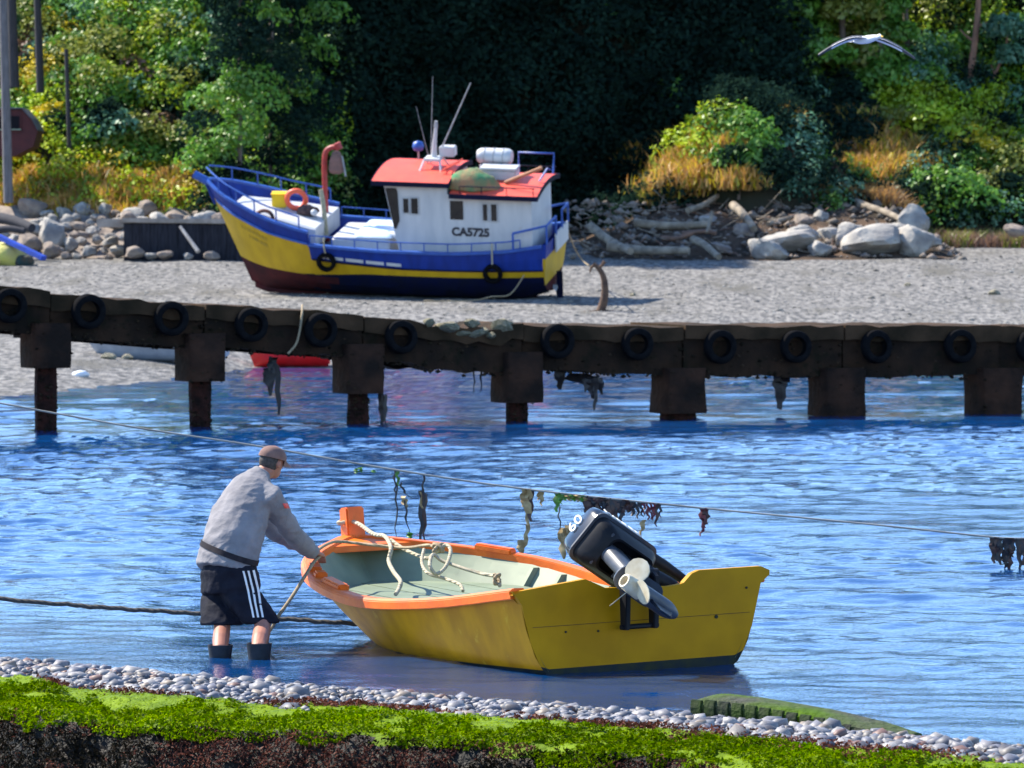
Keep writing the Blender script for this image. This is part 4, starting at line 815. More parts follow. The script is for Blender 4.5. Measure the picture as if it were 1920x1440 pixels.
# tyres hung on its face
def tyre_mesh(name, Ro, wd, m):
    pr = [(Ro*0.62, -wd*0.42), (Ro*0.80, -wd*0.5), (Ro*0.94, -wd*0.42), (Ro, -wd*0.28), (Ro, wd*0.28), (Ro*0.94, wd*0.42), (Ro*0.80, wd*0.5), (Ro*0.62, wd*0.42), (Ro*0.60, wd*0.36), (Ro*0.76, wd*0.3), (Ro*0.86, wd*0.2), (Ro*0.86, -wd*0.2), (Ro*0.76, -wd*0.3), (Ro*0.60, -wd*0.36)]
    o = MB().disc_lathe(pr, 32).build(name, m, None, smooth=35); me = o.data; bpy.data.objects.remove(o); return me
TY = tyre_mesh('tyre', 0.292, 0.19, M_tyre)
ords = ['first', 'second', 'third', 'fourth', 'fifth', 'sixth', 'seventh', 'eighth', 'ninth', 'tenth', 'eleventh', 'twelfth', 'thirteenth']
yaw = math.atan2(pdir.y, pdir.x)
for k, (tx, ty) in enumerate([(18, 573), (166, 584), (321, 597), (471, 609), (601, 619), (752, 632), (1045, 640), (1195, 645), (1350, 650), (1492, 650), (1643, 650), (1800, 649), (1932, 650)]):
    Y = float(pier_Y(tx)) - 0.12; c = at(tx, ty, Y)
    o = link('tyre', TY); o.location = c; o.rotation_euler = (R(90) + rd.uniform(-0.10, 0.10), rd.uniform(0, 6.28), yaw + rd.uniform(-0.06, 0.06)); o.rotation_mode = 'XYZ'
    s_ = rd.uniform(0.97, 1.04); o.scale = (s_, s_, s_)
    o.rotation_euler = (Matrix.Rotation(yaw + rd.uniform(-0.08, 0.08), 3, 'Z') @ Matrix.Rotation(R(90) + rd.uniform(-0.12, 0.12), 3, 'X')).to_euler()
    tag(o, f'{ords[k]} tyre from the left of the row hung along the pier', 'tyre', 'tyres hung along the pier')
# broken concrete lumps at the damaged edge
M_rubble = mat('mossy_rubble', (0.26, 0.22, 0.15), (0.10, 0.10, 0.05), scale=5, rough=0.95, bump=0.02)
RUB = [rock_mesh('rubble', 90+k, M_rubble, 2) for k in range(4)]
for k, (rx, ry, w, h) in enumerate([(805, 605, 24, 15), (838, 612, 44, 22), (885, 608, 24, 18), (893, 625, 50, 22), (945, 612, 34, 26), (920, 628, 24, 14), (862, 626, 20, 14)]):
    Y = float(pier_Y(rx)) + 0.05; o = link('concrete_lump', RUB[k % 4]); o.location = at(rx, ry, Y); o.scale = (w/2/110*1.2, 0.25, h/2/110*1.2); o.rotation_euler = (0, 0, k*1.3)
    tag(o, ['small dark lump at the left end of the broken pier edge', 'wide flat lump near the left of the broken pier edge', 'yellowish lump standing on the broken pier edge', 'broad lump low on the broken pier edge', 'upright lump at the right end of the broken pier edge', 'small pale lump beneath the upright one on the broken edge', 'small dark lump below the yellowish one on the pier'][k], 'concrete lump', 'rubble on the broken pier edge')
def pl2(px, py, dY=-0.1): return at(px, py, float(pier_Y(px)) + dY)
rope('rope', [pl2(567, 572, 0.3), pl2(566, 590), pl2(562, 620), pl2(555, 645), pl2(540, 663)], 0.02, M_rope2, 'frayed tan rope dangling over the pier edge between two tyres')
for pts, lab in (([(507, 668, 715, .05, 'black', 2), (504, 690, 742, .10, 'black', 4), (512, 670, 700, .08, 'black', 0), (520, 685, 778, .06, 'black', 4), (497, 690, 706, .03, 'black', -4)], 'long black weed hanging under the pier in front of the red boat'),
                 ([(718, 690, 800, .02, 'black', -2), (714, 735, 800, .05, 'black', 3), (722, 740, 795, .04, 'black', 0)], 'thin black weed hanging beside the third pile from left'),
                 ([(889, 680, 736, .02, 'black', 0), (902, 680, 736, .02, 'black', 0)], 'two thin black strands under the broken pier edge'),
                 ([(1050, 690, 730, .10, 'black', 0), (1085, 700, 722, .25, 'black', 18), (1110, 705, 748, .12, 'black', 2), (1118, 705, 770, .05, 'black', -4), (1125, 708, 740, .06, 'black', 3), (1100, 705, 735, .06, 'black', -2)], 'spreading black weed hanging between the fourth pile and fifth pile'),
                 ([(1463, 695, 768, .12, 'black', 0), (1466, 705, 722, .16, 'black', 3), (1460, 700, 766, .08, 'black', 0)], 'stubby dark weed post hanging under the ninth and tenth tyres')):
    weed(pts, lab, float(pier_Y(pts[0][0])) + 0.5)

# ------------------------------------------------------------------ small boats and litter on the far beach
M_redb = mat('red_boat_paint', (0.75, 0.012, 0.015), (0.6, 0.01, 0.012), scale=4, rough=0.35)
M_greyb = mat('grey_boat_paint', (0.33, 0.36, 0.42), (0.25, 0.28, 0.34), scale=4, rough=0.5)
M_dkb = mat('dark_boat_wood', (0.03, 0.03, 0.035), (0.06, 0.045, 0.035), scale=8, rough=0.7)
def dinghy(loc, rotz, L_, B_, Hh, mo, mi_, label, heel=0.0):
    r_ = thing('dinghy', label, 'boat', loc, (heel, 0, rotz)); T = np.linspace(0, 1, 17)
    def sec(t, ins=0.0):
        b = B_/2*hermite([0, .3, .6, .85, 1], [.78, 1, .97, .6, .03], t) - ins; zs = Hh*hermite([0, .4, .8, 1], [.95, .88, 1.05, 1.2], t)
        return [Vector((L_*(t - 0.5) - 0.12*L_*t**5*(1-f), b*np.interp(f, [0, .1, .3, 1], [0, .55, .8, 1])*s_, zs*f + ins*0.4)) for s_, f in [(1, 1), (1, .6), (1, .3), (1, .1), (1, 0), (-1, .1), (-1, .3), (-1, .6), (-1, 1)]]
    MB().loft([sec(t) for t in T], closed=False, caps=False).add(sec(0), [tuple(range(9))]).build('hull', mo, r_, smooth=40)
    MB().loft([sec(t, 0.04) for t in T], closed=False, caps=False).build('inner_hull', mi_, r_, smooth=40)
    for s_ in (0, 8): MB().tube([sec(t)[s_] for t in T], 0.035, 6).build('gunwale', mo, r_, smooth=60)
    for t in (0.3, 0.6):
        w = sec(t, 0.05)[1].y; MB().box((L_*(t-0.5), 0, Hh*0.65), (0.22, 2*w, 0.03)).build('thwart', mi_, r_)
    MB().box((-L_/2 - 0.02, 0, Hh*0.55), (0.04, B_*0.66, Hh*0.75)).build('transom', mo, r_)
    return r_
c = onz(525, 693, 0.03); dinghy((c.x, 113.6, 0.0), R(183), 2.1, 1.1, 0.55, M_redb, M_redb, 'small red dinghy at the water edge behind the pier')
c = at(290, 668, 108.0); dinghy((c.x, 108, float(beach_z(np.array(c.x), np.array(108.0))) - 0.02), R(172), 3.4, 1.2, 0.50, M_greyb, M_dkb, 'grey dinghy lying on the gravel behind the pier', R(-8))
SH_rock = mat('beach_stone', (0.30, 0.26, 0.19), (0.14, 0.14, 0.10), scale=4, rough=0.95, bump=0.02)
SRK = [rock_mesh('stone', 60+k, SH_rock, 2) for k in range(4)]
def gz(x, y): return float(beach_z(np.array(float(x)), np.array(float(y))))
def ground_at(px, py, lo=90, hi=185):
    for Y in np.arange(lo, hi, 0.25):
        p = at(px, py, float(Y))
        if p.z <= gz(p.x, Y): return Vector((p.x, Y, gz(p.x, Y)))
    p = at(px, py, 168); return Vector((p.x, 168.0, gz(p.x, 168)))
for k, (sx, sy, w, lab) in enumerate([(205, 674, 36, 'mossy brown stone on the gravel below the grey dinghy'), (238, 674, 30, 'dark stone beside the mossy one below the grey dinghy'), (302, 668, 22, 'small olive stone against the grey dinghy'), (1702, 536, 18, 'pinkish stone alone on the right gravel'), (1865, 553, 32, 'flat weedy stone on the gravel near the right edge'), (1187, 555, 18, 'small olive stone right of the driftwood post')]):
    g = ground_at(sx, sy); o = link('stone', SRK[k % 4]); s_ = w/FPX*g.y/2; o.location = g + Vector((0, 0, s_*0.25)); o.scale = (s_, s_*0.9, s_*0.55); o.rotation_euler = (0, 0, k); tag(o, lab, 'stone')
M_pw = mat('white_plastic', (0.75, 0.78, 0.82), (0.6, 0.63, 0.7), scale=6, rough=0.4)
V_, F_ = ico(2)
def lump(name, loc, sx, sy, sz, m, seed):
    P = np.array([Vector(v)*(1 + 0.35*mnoise.noise(Vector(v)*2 + Vector((seed, 0, 0)))) for v in V_])*[sx, sy, sz]; return link(name, np_mesh(name, P, F_, [m], smooth=True), None, loc)
for k, (lx, ly, w, lab) in enumerate([(715, 549, 28, 'white plastic bag on the gravel below the fishing boat'), (150, 706, 34, 'flat white plastic scrap on gravel by the first pile')]):
    g = ground_at(lx, ly); s_ = w/FPX*g.y/2; tag(lump('plastic_bag', g + Vector((0, 0, s_*0.2)), s_, s_, s_*0.45, M_pw, k*3.1), lab, 'litter')

# driftwood post with a rope
M_drift = mat('driftwood', (0.12, 0.07, 0.045), (0.06, 0.035, 0.028), scale=7, rough=0.95, bump=0.02)
g = ground_at(1126, 584); Yp = g.y
post = thing('driftwood_post', 'gnarled brown driftwood post standing on the gravel right of the stern', 'post', g)
pt = [at(1126, 584, Yp), at(1133, 560, Yp), at(1134, 535, Yp), at(1130, 515, Yp), at(1122, 503, Yp), at(1112, 494, Yp)]
MB().tube([p - g for p in spline(pt, 3)], np.linspace(0.14, 0.05, 16), 8).build('trunk', M_drift, post, smooth=50)
MB().tube([at(1122, 503, Yp) - g, at(1128, 498, Yp) - g, at(1134, 490, Yp) - g], [0.06, 0.05, 0.06], 7).build('branch_stub', M_drift, post, smooth=50)
MB().tube([at(1115, 497, Yp) - g, at(1108, 502, Yp) - g, at(1106, 512, Yp) - g], [0.05, 0.04, 0.02], 7).build('branch_stub', M_drift, post, smooth=50)
MB().tube([at(1090, 586, Yp) - g, at(1130, 583, Yp) - g, at(1180, 590, Yp) - g, at(1215, 594, Yp) - g], [0.03, 0.06, 0.05, 0.02], 7).build('post_shadow', M_drift, post, smooth=50)  # wood-coloured strip shaped as the shadow cast by the post

# ------------------------------------------------------------------ fishing boat heeled over on the beach
M_blue = mat('blue_hull_paint', (0.006, 0.035, 0.27), (0.005, 0.025, 0.19), scale=2.5, rough=0.5, spec=0.25, dirt=((0.05, 0.05, 0.08), 4, 0.65), stretch=(1.5, 1.5, 0.5))
M_navy = mat('navy_paint', (0.004, 0.007, 0.036), (0.006, 0.008, 0.022), scale=2.5, spec=0.12, rough=0.5)
M_antif = mat('red_bottom_paint', (0.075, 0.015, 0.018), (0.04, 0.012, 0.016), scale=2, spec=0.12, rough=0.7, dirt=((0.02, 0.02, 0.025), 3, 0.62))
M_syel = mat('yellow_hull_paint', (0.55, 0.34, 0.002), (0.46, 0.28, 0.002), scale=2.2, rough=0.5, dirt=((0.20, 0.12, 0.03), 4, 0.64), stretch=(1.5, 1.5, 0.5))
M_swhite = mat('white_boat_paint', (0.55, 0.56, 0.58), (0.45, 0.47, 0.50), scale=2, rough=0.5, dirt=((0.32, 0.22, 0.14), 3, 0.64), stretch=(1.6, 1.6, 0.35))
M_sdeck = mat('grey_deck_paint', (0.25, 0.28, 0.33), (0.17, 0.20, 0.24), scale=4, rough=0.7)
M_redroof = mat('red_roof_paint', (0.80, 0.10, 0.055), (0.68, 0.08, 0.05), scale=2.5, rough=0.5, dirt=((0.80, 0.35, 0.28), 4, 0.66))
M_glass = mat('dark_window_glass', (0.012, 0.012, 0.015), (0.02, 0.02, 0.02), scale=3, rough=0.08)
M_rail = mat('blue_rail_paint', (0.02, 0.09, 0.40), (0.015, 0.07, 0.3), scale=6, rough=0.45)
M_steel = mat('dull_steel', (0.35, 0.36, 0.38), (0.22, 0.23, 0.25), scale=8, rough=0.45)
M_let = mat('dark_lettering', (0.02, 0.022, 0.035), (0.03, 0.03, 0.04), scale=8, rough=0.6)
M_tarp = mat('pale_blue_tarp', (0.42, 0.58, 0.80), (0.62, 0.70, 0.80), scale=1.6, rough=0.6, bump=0.02, bscale=4)
SL = 11.3; HEEL = R(15); SPITCH = R(2.2)
SG = at(1040, 562, 142.5)
ship = thing('fishing_boat', 'blue and yellow fishing boat with red roofed cabin heeled over on the gravel', 'fishing boat', (SG.x, 142.5, gz(SG.x, 142.5) - 0.10), (-HEEL, -SPITCH, R(180 - 14)))
MShip = Matrix.Translation(ship.location) @ ship.rotation_euler.to_matrix().to_4x4()
ST = [0, .08, .2, .4, .6, .75, .87, .95, 1]
sB = lambda t: hermite(ST, [1.45, 1.6, 1.78, 1.86, 1.84, 1.70, 1.28, .74, .08], t)
sK = lambda t: float(np.interp(t, [0, .08, .75, .9, 1], [0.35, 0.05, 0.0, 0.02, 0.25]))
sLow = lambda t: float(np.interp(t, [0, .1, .25, .45, .66, .8, .92, 1], [2.15, 1.98, 1.90, 1.90, 2.0, 2.2, 2.5, 2.75]))       # deck edge / main bulwark top
sTop = lambda t: sLow(t) + (0.0 if t < 0.665 else float(np.interp(t, [.665, .8, .92, 1], [.40, .55, .70, .80])))
z1 = lambda t: float(np.interp(t, [0, .4, .7, .85, 1], [.92, .88, .86, .90, 1.05])); z2 = lambda t: z1(t) + 0.20*float(np.interp(t, [0.5, 0.72], [1, 0.0]))
z3 = lambda t: float(np.interp(t, [0, .4, .664], [1.32, 1.30, 1.46])) if t < 0.665 else float(np.interp(t, [.665, .8, .92, 1], [1.95, 2.2, 2.6, 2.95]))
def sy(t, z, top):
    f = np.clip((z - sK(t))/(top - sK(t)), 0, 1); w = t**2.5
    A_ = np.interp(f, [0, .06, .16, .3, .5, .75, 1], [.05, .42, .70, .86, .94, .985, 1]); B_ = np.interp(f, [0, .2, .4, .6, .8, 1], [.05, .22, .40, .58, .78, 1])
    return sB(t)*((1-w)*A_ + w*B_)
def sx(t, z): return SL*t - 1.35*t**6*(1 - np.clip((z - sK(1))/(3.5 - sK(1)), -0.2, 1))
def spt(t, z, s_=1, ins=0.0):
    top = sTop(t); return Vector((sx(t, z), s_*max(sy(t, z, top) - ins, 0.01), z))
STN = list(np.linspace(0, 0.66, 20)) + [0.6649, 0.6651] + list(np.linspace(0.69, 1, 16))
mb = MB()
for s_ in (1, -1):
    G = []
    for t in STN:
        k, a, b, c_, d_ = sK(t), z1(t), z2(t), z3(t), sTop(t)
        Z = list(k + (a-k)*np.array([0, .08, .2, .4, .7])) + [a, b + 1e-4, (b+c_)/2, c_] + list(c_ + (d_-c_)*np.array([.5, 1]))
        G.append([spt(t, z, s_) for z in Z])
    n = len(G[0])
    for a in range(len(STN)-1):
        for b in range(n-1):
            mi = (0 if STN[a] > (0.80, 0.74, 0.68, 0.62, 0.57)[b] or b < 1 else 1) if b < 5 else 1 if b == 5 else 2 if b < 8 else 3
            mb.add([G[a][b], G[a+1][b], G[a+1][b+1], G[a][b+1]], [(0, 1, 2, 3)], mi)
o = mb.build('hull', [M_antif, M_navy, M_syel, M_blue], ship)
bm = bmesh.new(); bm.from_mesh(o.data); bmesh.ops.remove_doubles(bm, verts=bm.verts, dist=0.0008); bm.to_mesh(o.data); bm.free(); o.data.shade_smooth(); o.data.set_sharp_from_angle(angle=R(40))
mb = MB(); Z = np.linspace(sK(0), sTop(0) + 0.05, 9)
for a, b in zip(Z[:-1], Z[1:]):
    q = [Vector((-0.02 - 0.10*(z-1), s_*sy(0, z, sTop(0)), z)) for z, s_ in ((a, 1), (a, -1), (b, -1), (b, 1))]; q2 = [v + Vector((0.12, 0, 0)) for v in q]
    mb.add(q + q2, [(0, 1, 2, 3), (7, 6, 5, 4), (0, 3, 7, 4), (2, 1, 5, 6)], 0 if b < 0.95 else 1 if b < 1.75 else 2)
mb.build('transom', [M_antif, M_syel, M_blue], ship)
MB().box((-0.19, -0.35, 2.0), (0.06, 1.6, 0.62)).build('stern_panel', M_swhite, ship, bevel=0.02)
# inner bulwark, cap rails, keel, decks
mb = MB()
for s_ in (1, -1):
    G = [[spt(t, z, s_, 0.07) for z in (sLow(t) - 0.65, sLow(t) - 0.2, sTop(t))] for t in STN[:-2]]; mb.loft(G, closed=False, caps=False)
mb.build('inner_bulwark', M_blue, ship)
for s_ in (1, -1):
    for lo, hi in ((0.0, 0.6648), (0.6652, 0.995)):
        T = [t for t in np.linspace(lo, hi, 24)]
        MB().loft([[spt(t, sTop(t), s_) + Vector((0, e*s_, z)) for e, z in ((0.05, -0.05), (0.05, 0.03), (-0.10, 0.03), (-0.10, -0.05))] for t in T]).build('cap_rail', M_rail, ship)
    T = np.linspace(0.67, 0.985, 18); MB().tube([spt(t, z3(t) + 0.03, s_) + Vector((0, 0.02*s_, 0)) for t in T], 0.04, 6).build('rub_rail', M_rail, ship, smooth=60)
    T = np.linspace(0.0, 0.66, 18); MB().tube([spt(t, z3(t) + 0.02, s_) + Vector((0, 0.015*s_, 0)) for t in T], 0.03, 6).build('rub_rail', M_navy, ship, smooth=60)
MB().loft([[Vector((sx(t, sK(t)), e, sK(t) + z)) for e, z in ((0.09, 0.05), (0.09, -0.12), (-0.09, -0.12), (-0.09, 0.05))] for t in np.linspace(0.05, 0.97, 24)]).build('keel', M_antif, ship)
MB().tube([Vector((sx(1, z) + 0.03, 0, z)) for z in np.linspace(2.75, 3.45, 10)] + [Vector((SL + 0.30, 0, 3.62))], [0.09]*10 + [0.12], 8).build('stem', M_blue, ship, smooth=50)
MB().tube([Vector((SL - 0.1, 0, 3.42)), Vector((SL + 0.42, 0, 3.68))], 0.13, 10).build('bow_roller', M_rail, ship, smooth=50)
mb = MB(); mb.loft([[spt(t, 1.45, 1, 0.08), spt(t, 1.45, -1, 0.08), spt(t, 1.38, -1, 0.08), spt(t, 1.38, 1, 0.08)] for t in np.linspace(0.01, 0.70, 16)]).build('main_deck', M_sdeck, ship)
def fdz(t): return float(np.interp(t, [.66, .93], [2.42, 2.92]))
G = []
for t in np.linspace(0.655, 0.935, 14):
    w = max(sB(t)*np.interp(t, [.66, .93], [0.80, 0.62]) - 0.1, 0.05); x = sx(t, fdz(t) - 0.62); z = fdz(t); zb = max(z - 0.62, 1.6); w = min(w, sy(t, zb, sTop(t)) - 0.14); w = max(w, 0.05); G.append([Vector((x, w, zb)), Vector((x, w, z - 0.06)), Vector((x, w - 0.06, z)), Vector((x, -w + 0.06, z)), Vector((x, -w, z - 0.06)), Vector((x, -w, zb))])
MB().loft(G).build('foredeck_house', M_swhite, ship, smooth=30)
# white scupper bars along the side
for a, b in ((0.565, 0.615), (0.505, 0.557), (0.445, 0.497), (0.395, 0.437), (0.62, 0.632)):
    T = np.linspace(a, b, 5); MB().loft([[spt(t, z3(t) + z) + Vector((0, e, 0)) for e, z in ((0.0, 0.10), (0.02, 0.10), (0.02, 0.20), (0.0, 0.20))] for t in T]).build('scupper_bar', M_swhite, ship)
for r_ in range(2):            # worn bow name, unreadable: rows of dark strokes
    for k in range(9 if r_ == 0 else 7):
        t = 0.905 - k*0.0105 - r_*0.02; z = z3(t) - 0.30 - r_*0.24
        MB().loft([[spt(tt, z + dz) + Vector((0.0, e, 0)) for e, dz in ((0.0, -0.06), (0.012, -0.06), (0.012, 0.06), (0.0, 0.06))] for tt in (t, t - 0.0062 - 0.002*(k % 3))]).build('worn_letter', mat('worn_letter_paint', (0.30, 0.20, 0.02), (0.45, 0.28, 0.01), scale=9, rough=0.6), ship)
# wheelhouse
WH = 1.28
def wall_sec(x0, x1, z0, z1_, w, rake=0.0, aft=0.0): return [[Vector((x0 - aft*0, s_*w, z0)) for s_ in (1, -1)], [Vector((x1, s_*w, z0)) for s_ in (1, -1)], [Vector((x1 + rake, s_*w, z1_)) for s_ in (1, -1)], [Vector((x0, s_*w, z1_)) for s_ in (1, -1)]]
w = WH
P = [Vector((0.35, w, 1.46)), Vector((4.6, w, 1.46)), Vector((5.10, w, 3.97)), Vector((3.05, w, 3.97)), Vector((3.05, w, 3.67)), Vector((0.35, w, 3.67))]
mb = MB(); Q = [Vector((p.x, -p.y, p.z)) for p in P]; mb.add(P + Q, [(0, 1, 2, 3, 4, 5), (11, 10, 9, 8, 7, 6)] + [(i_, i_+6, (i_+1) % 6 + 6, (i_+1) % 6) for i_ in range(6)]); cabin = mb.build('cabin_wall', M_swhite, ship)
def roof(x0, x1, z, wd, name, th_=0.10):
    G = []
    for x in np.linspace(x0, x1, 5):
        rr = []
        for q in np.linspace(1, -1, 9): rr.append(Vector((x, q*wd, z + 0.20*(1 - q*q))))
        rr += [Vector((x, q*wd, z - th_ + 0.20*(1 - q*q))) for q in np.linspace(-1, 1, 9)]
        G.append(rr)
    ro_ = MB().loft(G).build(name, M_redroof, ship, smooth=30)
    for s_ in (1, -1): MB().box(((x0+x1)/2, s_*(wd + 0.012), z - 0.06), (x1 - x0 + 0.02, 0.022, 0.15)).build('roof_fascia', M_navy, ro_)
    for x in (x0 - 0.012, x1 + 0.012): MB().loft([[Vector((x + e, q*wd, z + 0.20*(1-q*q) + dz)) for e, dz in ((-0.01, 0.01), (0.01, 0.01), (0.01, -0.14), (-0.01, -0.14))] for q in np.linspace(-1, 1, 7)]).build('roof_fascia', M_navy, ro_)
    return ro_
roof_f = roof(2.95, 5.42, 4.05, 1.50, 'front_roof'); roof_a = roof(0.12, 2.92, 3.72, 1.50, 'rear_roof')
def window(x, z, ww, hh, nm='window', y=None):
    y = WH + 0.012
    fr_ = MB().box((x, y, z), (ww + 0.08, 0.03, hh + 0.08)).build(nm, M_swhite, ship, bevel=0.02); MB().box((x, y + 0.02, z), (ww, 0.016, hh)).build('pane', M_glass, fr_, bevel=0.03); return fr_
window(4.38, 3.25, 0.17, 0.46); window(4.10, 3.25, 0.22, 0.50); window(1.55, 3.13, 0.18, 0.54); window(1.83, 3.13, 0.14, 0.52)
MB().box((2.75, WH + 0.015, 3.16), (0.42, 0.02, 0.60)).build('door_window', M_glass, ship, bevel=0.07)
MB().loft([[Vector((4.62 + 0.19*(z-1.46) - d_, WH + 0.012 + e, z)) for d_, e in ((0.03, 0), (0.03, 0.012), (wd_, 0.012), (wd_, 0))] for z, wd_ in ((2.5, 0.10), (2.75, 0.26), (3.68, 0.40), (3.8, 0.38))]).build('windscreen_side', M_glass, ship)
for yy in (-0.8, 0, 0.8): MB().box((4.96, yy, 3.3), (0.03, 0.62, 0.65), Euler((0, R(11), 0))).build('windscreen', M_glass, ship)
Mtx = Matrix.Translation((2.32, WH + 0.012, 2.46)) @ Matrix(((-1, 0, 0, 0), (0, 0, 1, 0), (0, 1, 0, 0), (0, 0, 0, 1)))
text_part('lettering', 'CA5725', 0.36, M_let, ship, Mtx, 0.006, 0.016, 1.0)
# rails
def rail_run(name, pts, posts_down, r_=0.028, m=M_rail):
    rt = MB().tube(pts, r_, 6).build(name, m, ship, smooth=60)
    for p, h in posts_down: MB().tube([Vector(p), Vector(p) - Vector((0, 0, h))], r_*0.9, 6).build('rail_post', m, rt)
    return rt
for s_ in (1, -1):
    T = np.linspace(0.69, 0.995, 14); rail_run('bow_rail', [spt(t, sTop(t), s_, 0.02) + Vector((0, 0, 0.42)) for t in T], [(spt(t, sTop(t), s_, 0.02) + Vector((0, 0, 0.42)), 0.42) for t in (0.69, 0.76, 0.83, 0.89, 0.95)])
    T = np.linspace(0.06, 0.66, 16); rail_run('side_rail', [spt(t, sTop(t), s_, 0.02) + Vector((0, 0, 0.30)) for t in T], [(spt(t, sTop(t), s_, 0.02) + Vector((0, 0, 0.30)), 0.30) for t in np.linspace(0.06, 0.66, 10)], 0.022)
    rail_run('stern_rail', [Vector((0.9, s_*1.55, 2.55)), Vector((-0.15, s_*1.42, 2.80)), Vector((-0.2, s_*0.4, 2.85))], [((-0.15, s_*1.42, 2.80), 0.6), ((0.9, s_*1.55, 2.55), 0.5), ((-0.2, s_*0.4, 2.85), 0.6)], 0.04)
    rail_run('roof_rail', [Vector((0.2, s_*1.42, 3.97)), Vector((1.5, s_*1.42, 3.97)), Vector((2.6, s_*1.42, 3.97))], [((x, s_*1.42, 3.97), 0.24) for x in (0.25, 1.1, 1.9, 2.6)], 0.016, M_navy)
rail_run('rear_roof_rail', [Vector((1.4, -1.4, 3.75)), Vector((1.4, -1.4, 4.40)), Vector((0.25, -1.4, 4.40)), Vector((0.25, -1.2, 3.80))], [], 0.035)
rail_run('rear_roof_rail', [Vector((0.3, 0.4, 3.95)), Vector((0.1, 0.1, 4.30)), Vector((0.0, 0.1, 4.25))], [], 0.035)
# mast stand, antennas, radar box on the front roof
MB().box((3.75, 0.15, 4.50), (0.55, 0.5, 0.10)).build('mast_base', M_swhite, ship, bevel=0.02)
for dx, dy in ((-0.25, -0.2), (0.25, -0.2), (-0.25, 0.2), (0.25, 0.2)): MB().tube([(3.75 + dx, 0.15 + dy, 4.50), (3.75 + dx*1.5, 0.15 + dy*2.6, 4.10)], 0.035, 6).build('mast_leg', M_swhite, ship)
MB().tube([(3.75, 0.1, 4.50), (3.72, 0.1, 5.00), (3.66, 0.1, 5.50)], [0.10, 0.07, 0.05], 8).build('mast', M_swhite, ship, smooth=50)
MB().box((3.35, -0.1, 4.70), (0.50, 0.35, 0.32)).build('equipment_box', M_swhite, ship, bevel=0.03)
MB().tube([(3.66, 0.1, 5.50), (3.65, 0.1, 5.70)], [0.07, 0.05], 8).build('mast_light', M_steel, ship)
MB().tube([(3.55, 0, 4.75), (2.55, -0.1, 6.90)], [0.03, 0.02], 6).build('antenna', M_steel, ship)
MB().tube([(3.95, -0.2, 4.25), (3.85, -0.4, 7.00)], [0.014, 0.008], 6).build('antenna', M_steel, ship)
MB().tube([(4.0, -0.3, 4.25), (4.45, -0.5, 6.00)], [0.010, 0.006], 6).build('antenna', M_steel, ship)
MB().disc_lathe([(0.02, -0.17), (0.15, -0.12), (0.19, 0), (0.15, 0.13), (0.02, 0.18)], 16, Matrix.Translation((4.55, -0.95, 4.60)), wrap=False).build('radar_dome', M_rail, ship, smooth=60)
MB().tube([(4.55, -0.95, 4.45), (4.55, -0.95, 4.10)], 0.03, 6).build('radar_post', M_steel, ship)
lad = MB();
for s_ in (-0.18, 0.18): lad.tube([(3.35, 0.62 + s_, 4.27), (2.75, 0.55 + s_, 4.57)], 0.025, 6)
for t in np.linspace(0.1, 0.9, 5): lad.tube([(3.35 - 0.6*t, 0.42, 4.27 + 0.3*t), (3.35 - 0.6*t, 0.82, 4.27 + 0.3*t)], 0.02, 6)
lad.build('ladder', M_redroof, ship)
# net hauler on the fore part
MR = mat('red_hauler_paint', (0.40, 0.035, 0.03), (0.28, 0.03, 0.03), scale=6, rough=0.5)
MB().tube(spline([(7.55, -0.55, 1.5), (7.55, -0.55, 3.4), (7.52, -0.55, 4.25), (7.38, -0.55, 4.52), (7.10, -0.55, 4.60)], 6), 0.085, 10).build('hauler_post', MR, ship, smooth=60)
MB().tube([(7.10, -0.55, 4.72), (7.02, -0.55, 4.52)], 0.12, 8).build('hauler_joint', MR, ship, smooth=50)
MB().loft([[Vector((7.14 + hx*q, -0.55 + hy*e, z)) for q, e in ((-1, -1), (1, -1), (1, 1), (-1, 1))] for z, hx, hy in ((4.45, 0.10, 0.10), (4.15, 0.20, 0.16), (3.85, 0.24, 0.18), (3.72, 0.16, 0.12))]).build('hauler_block', mat('hauler_brown', (0.22, 0.11, 0.09), (0.14, 0.08, 0.07), scale=7, rough=0.7), ship, bevel=0.04)
MB().tube([(6.95, -0.55, 4.3), (6.86, -0.5, 3.8), (6.84, -0.5, 3.65)], 0.03, 6).build('hauler_hook', M_steel, ship)
rk_ = MB().box((1.0, 0, 0.0), (0.05, 0.06, 0.2)); 
MB().box((-0.18, 0, 0.50), (0.20, 0.06, 0.95)).build('rudder', M_navy, ship, bevel=0.02)
MB().tube([(0.30, 0, 0.45), (-0.12, 0, 0.45)], [0.10, 0.06], 10).build('propeller_shaft', M_steel, ship)
for k in range(3):
    a = k*2.094; MB().loft([[Vector((-0.08 + 0.05*q, r_*math.cos(a + 0.35*q*0.5), 0.45 + r_*math.sin(a + 0.35*q*0.5))) for q in (-1, -0.3, 0.3, 1)] + [] for r_ in (0.06, 0.2, 0.32)], closed=False, caps=False).build('propeller_blade', M_steel, ship)
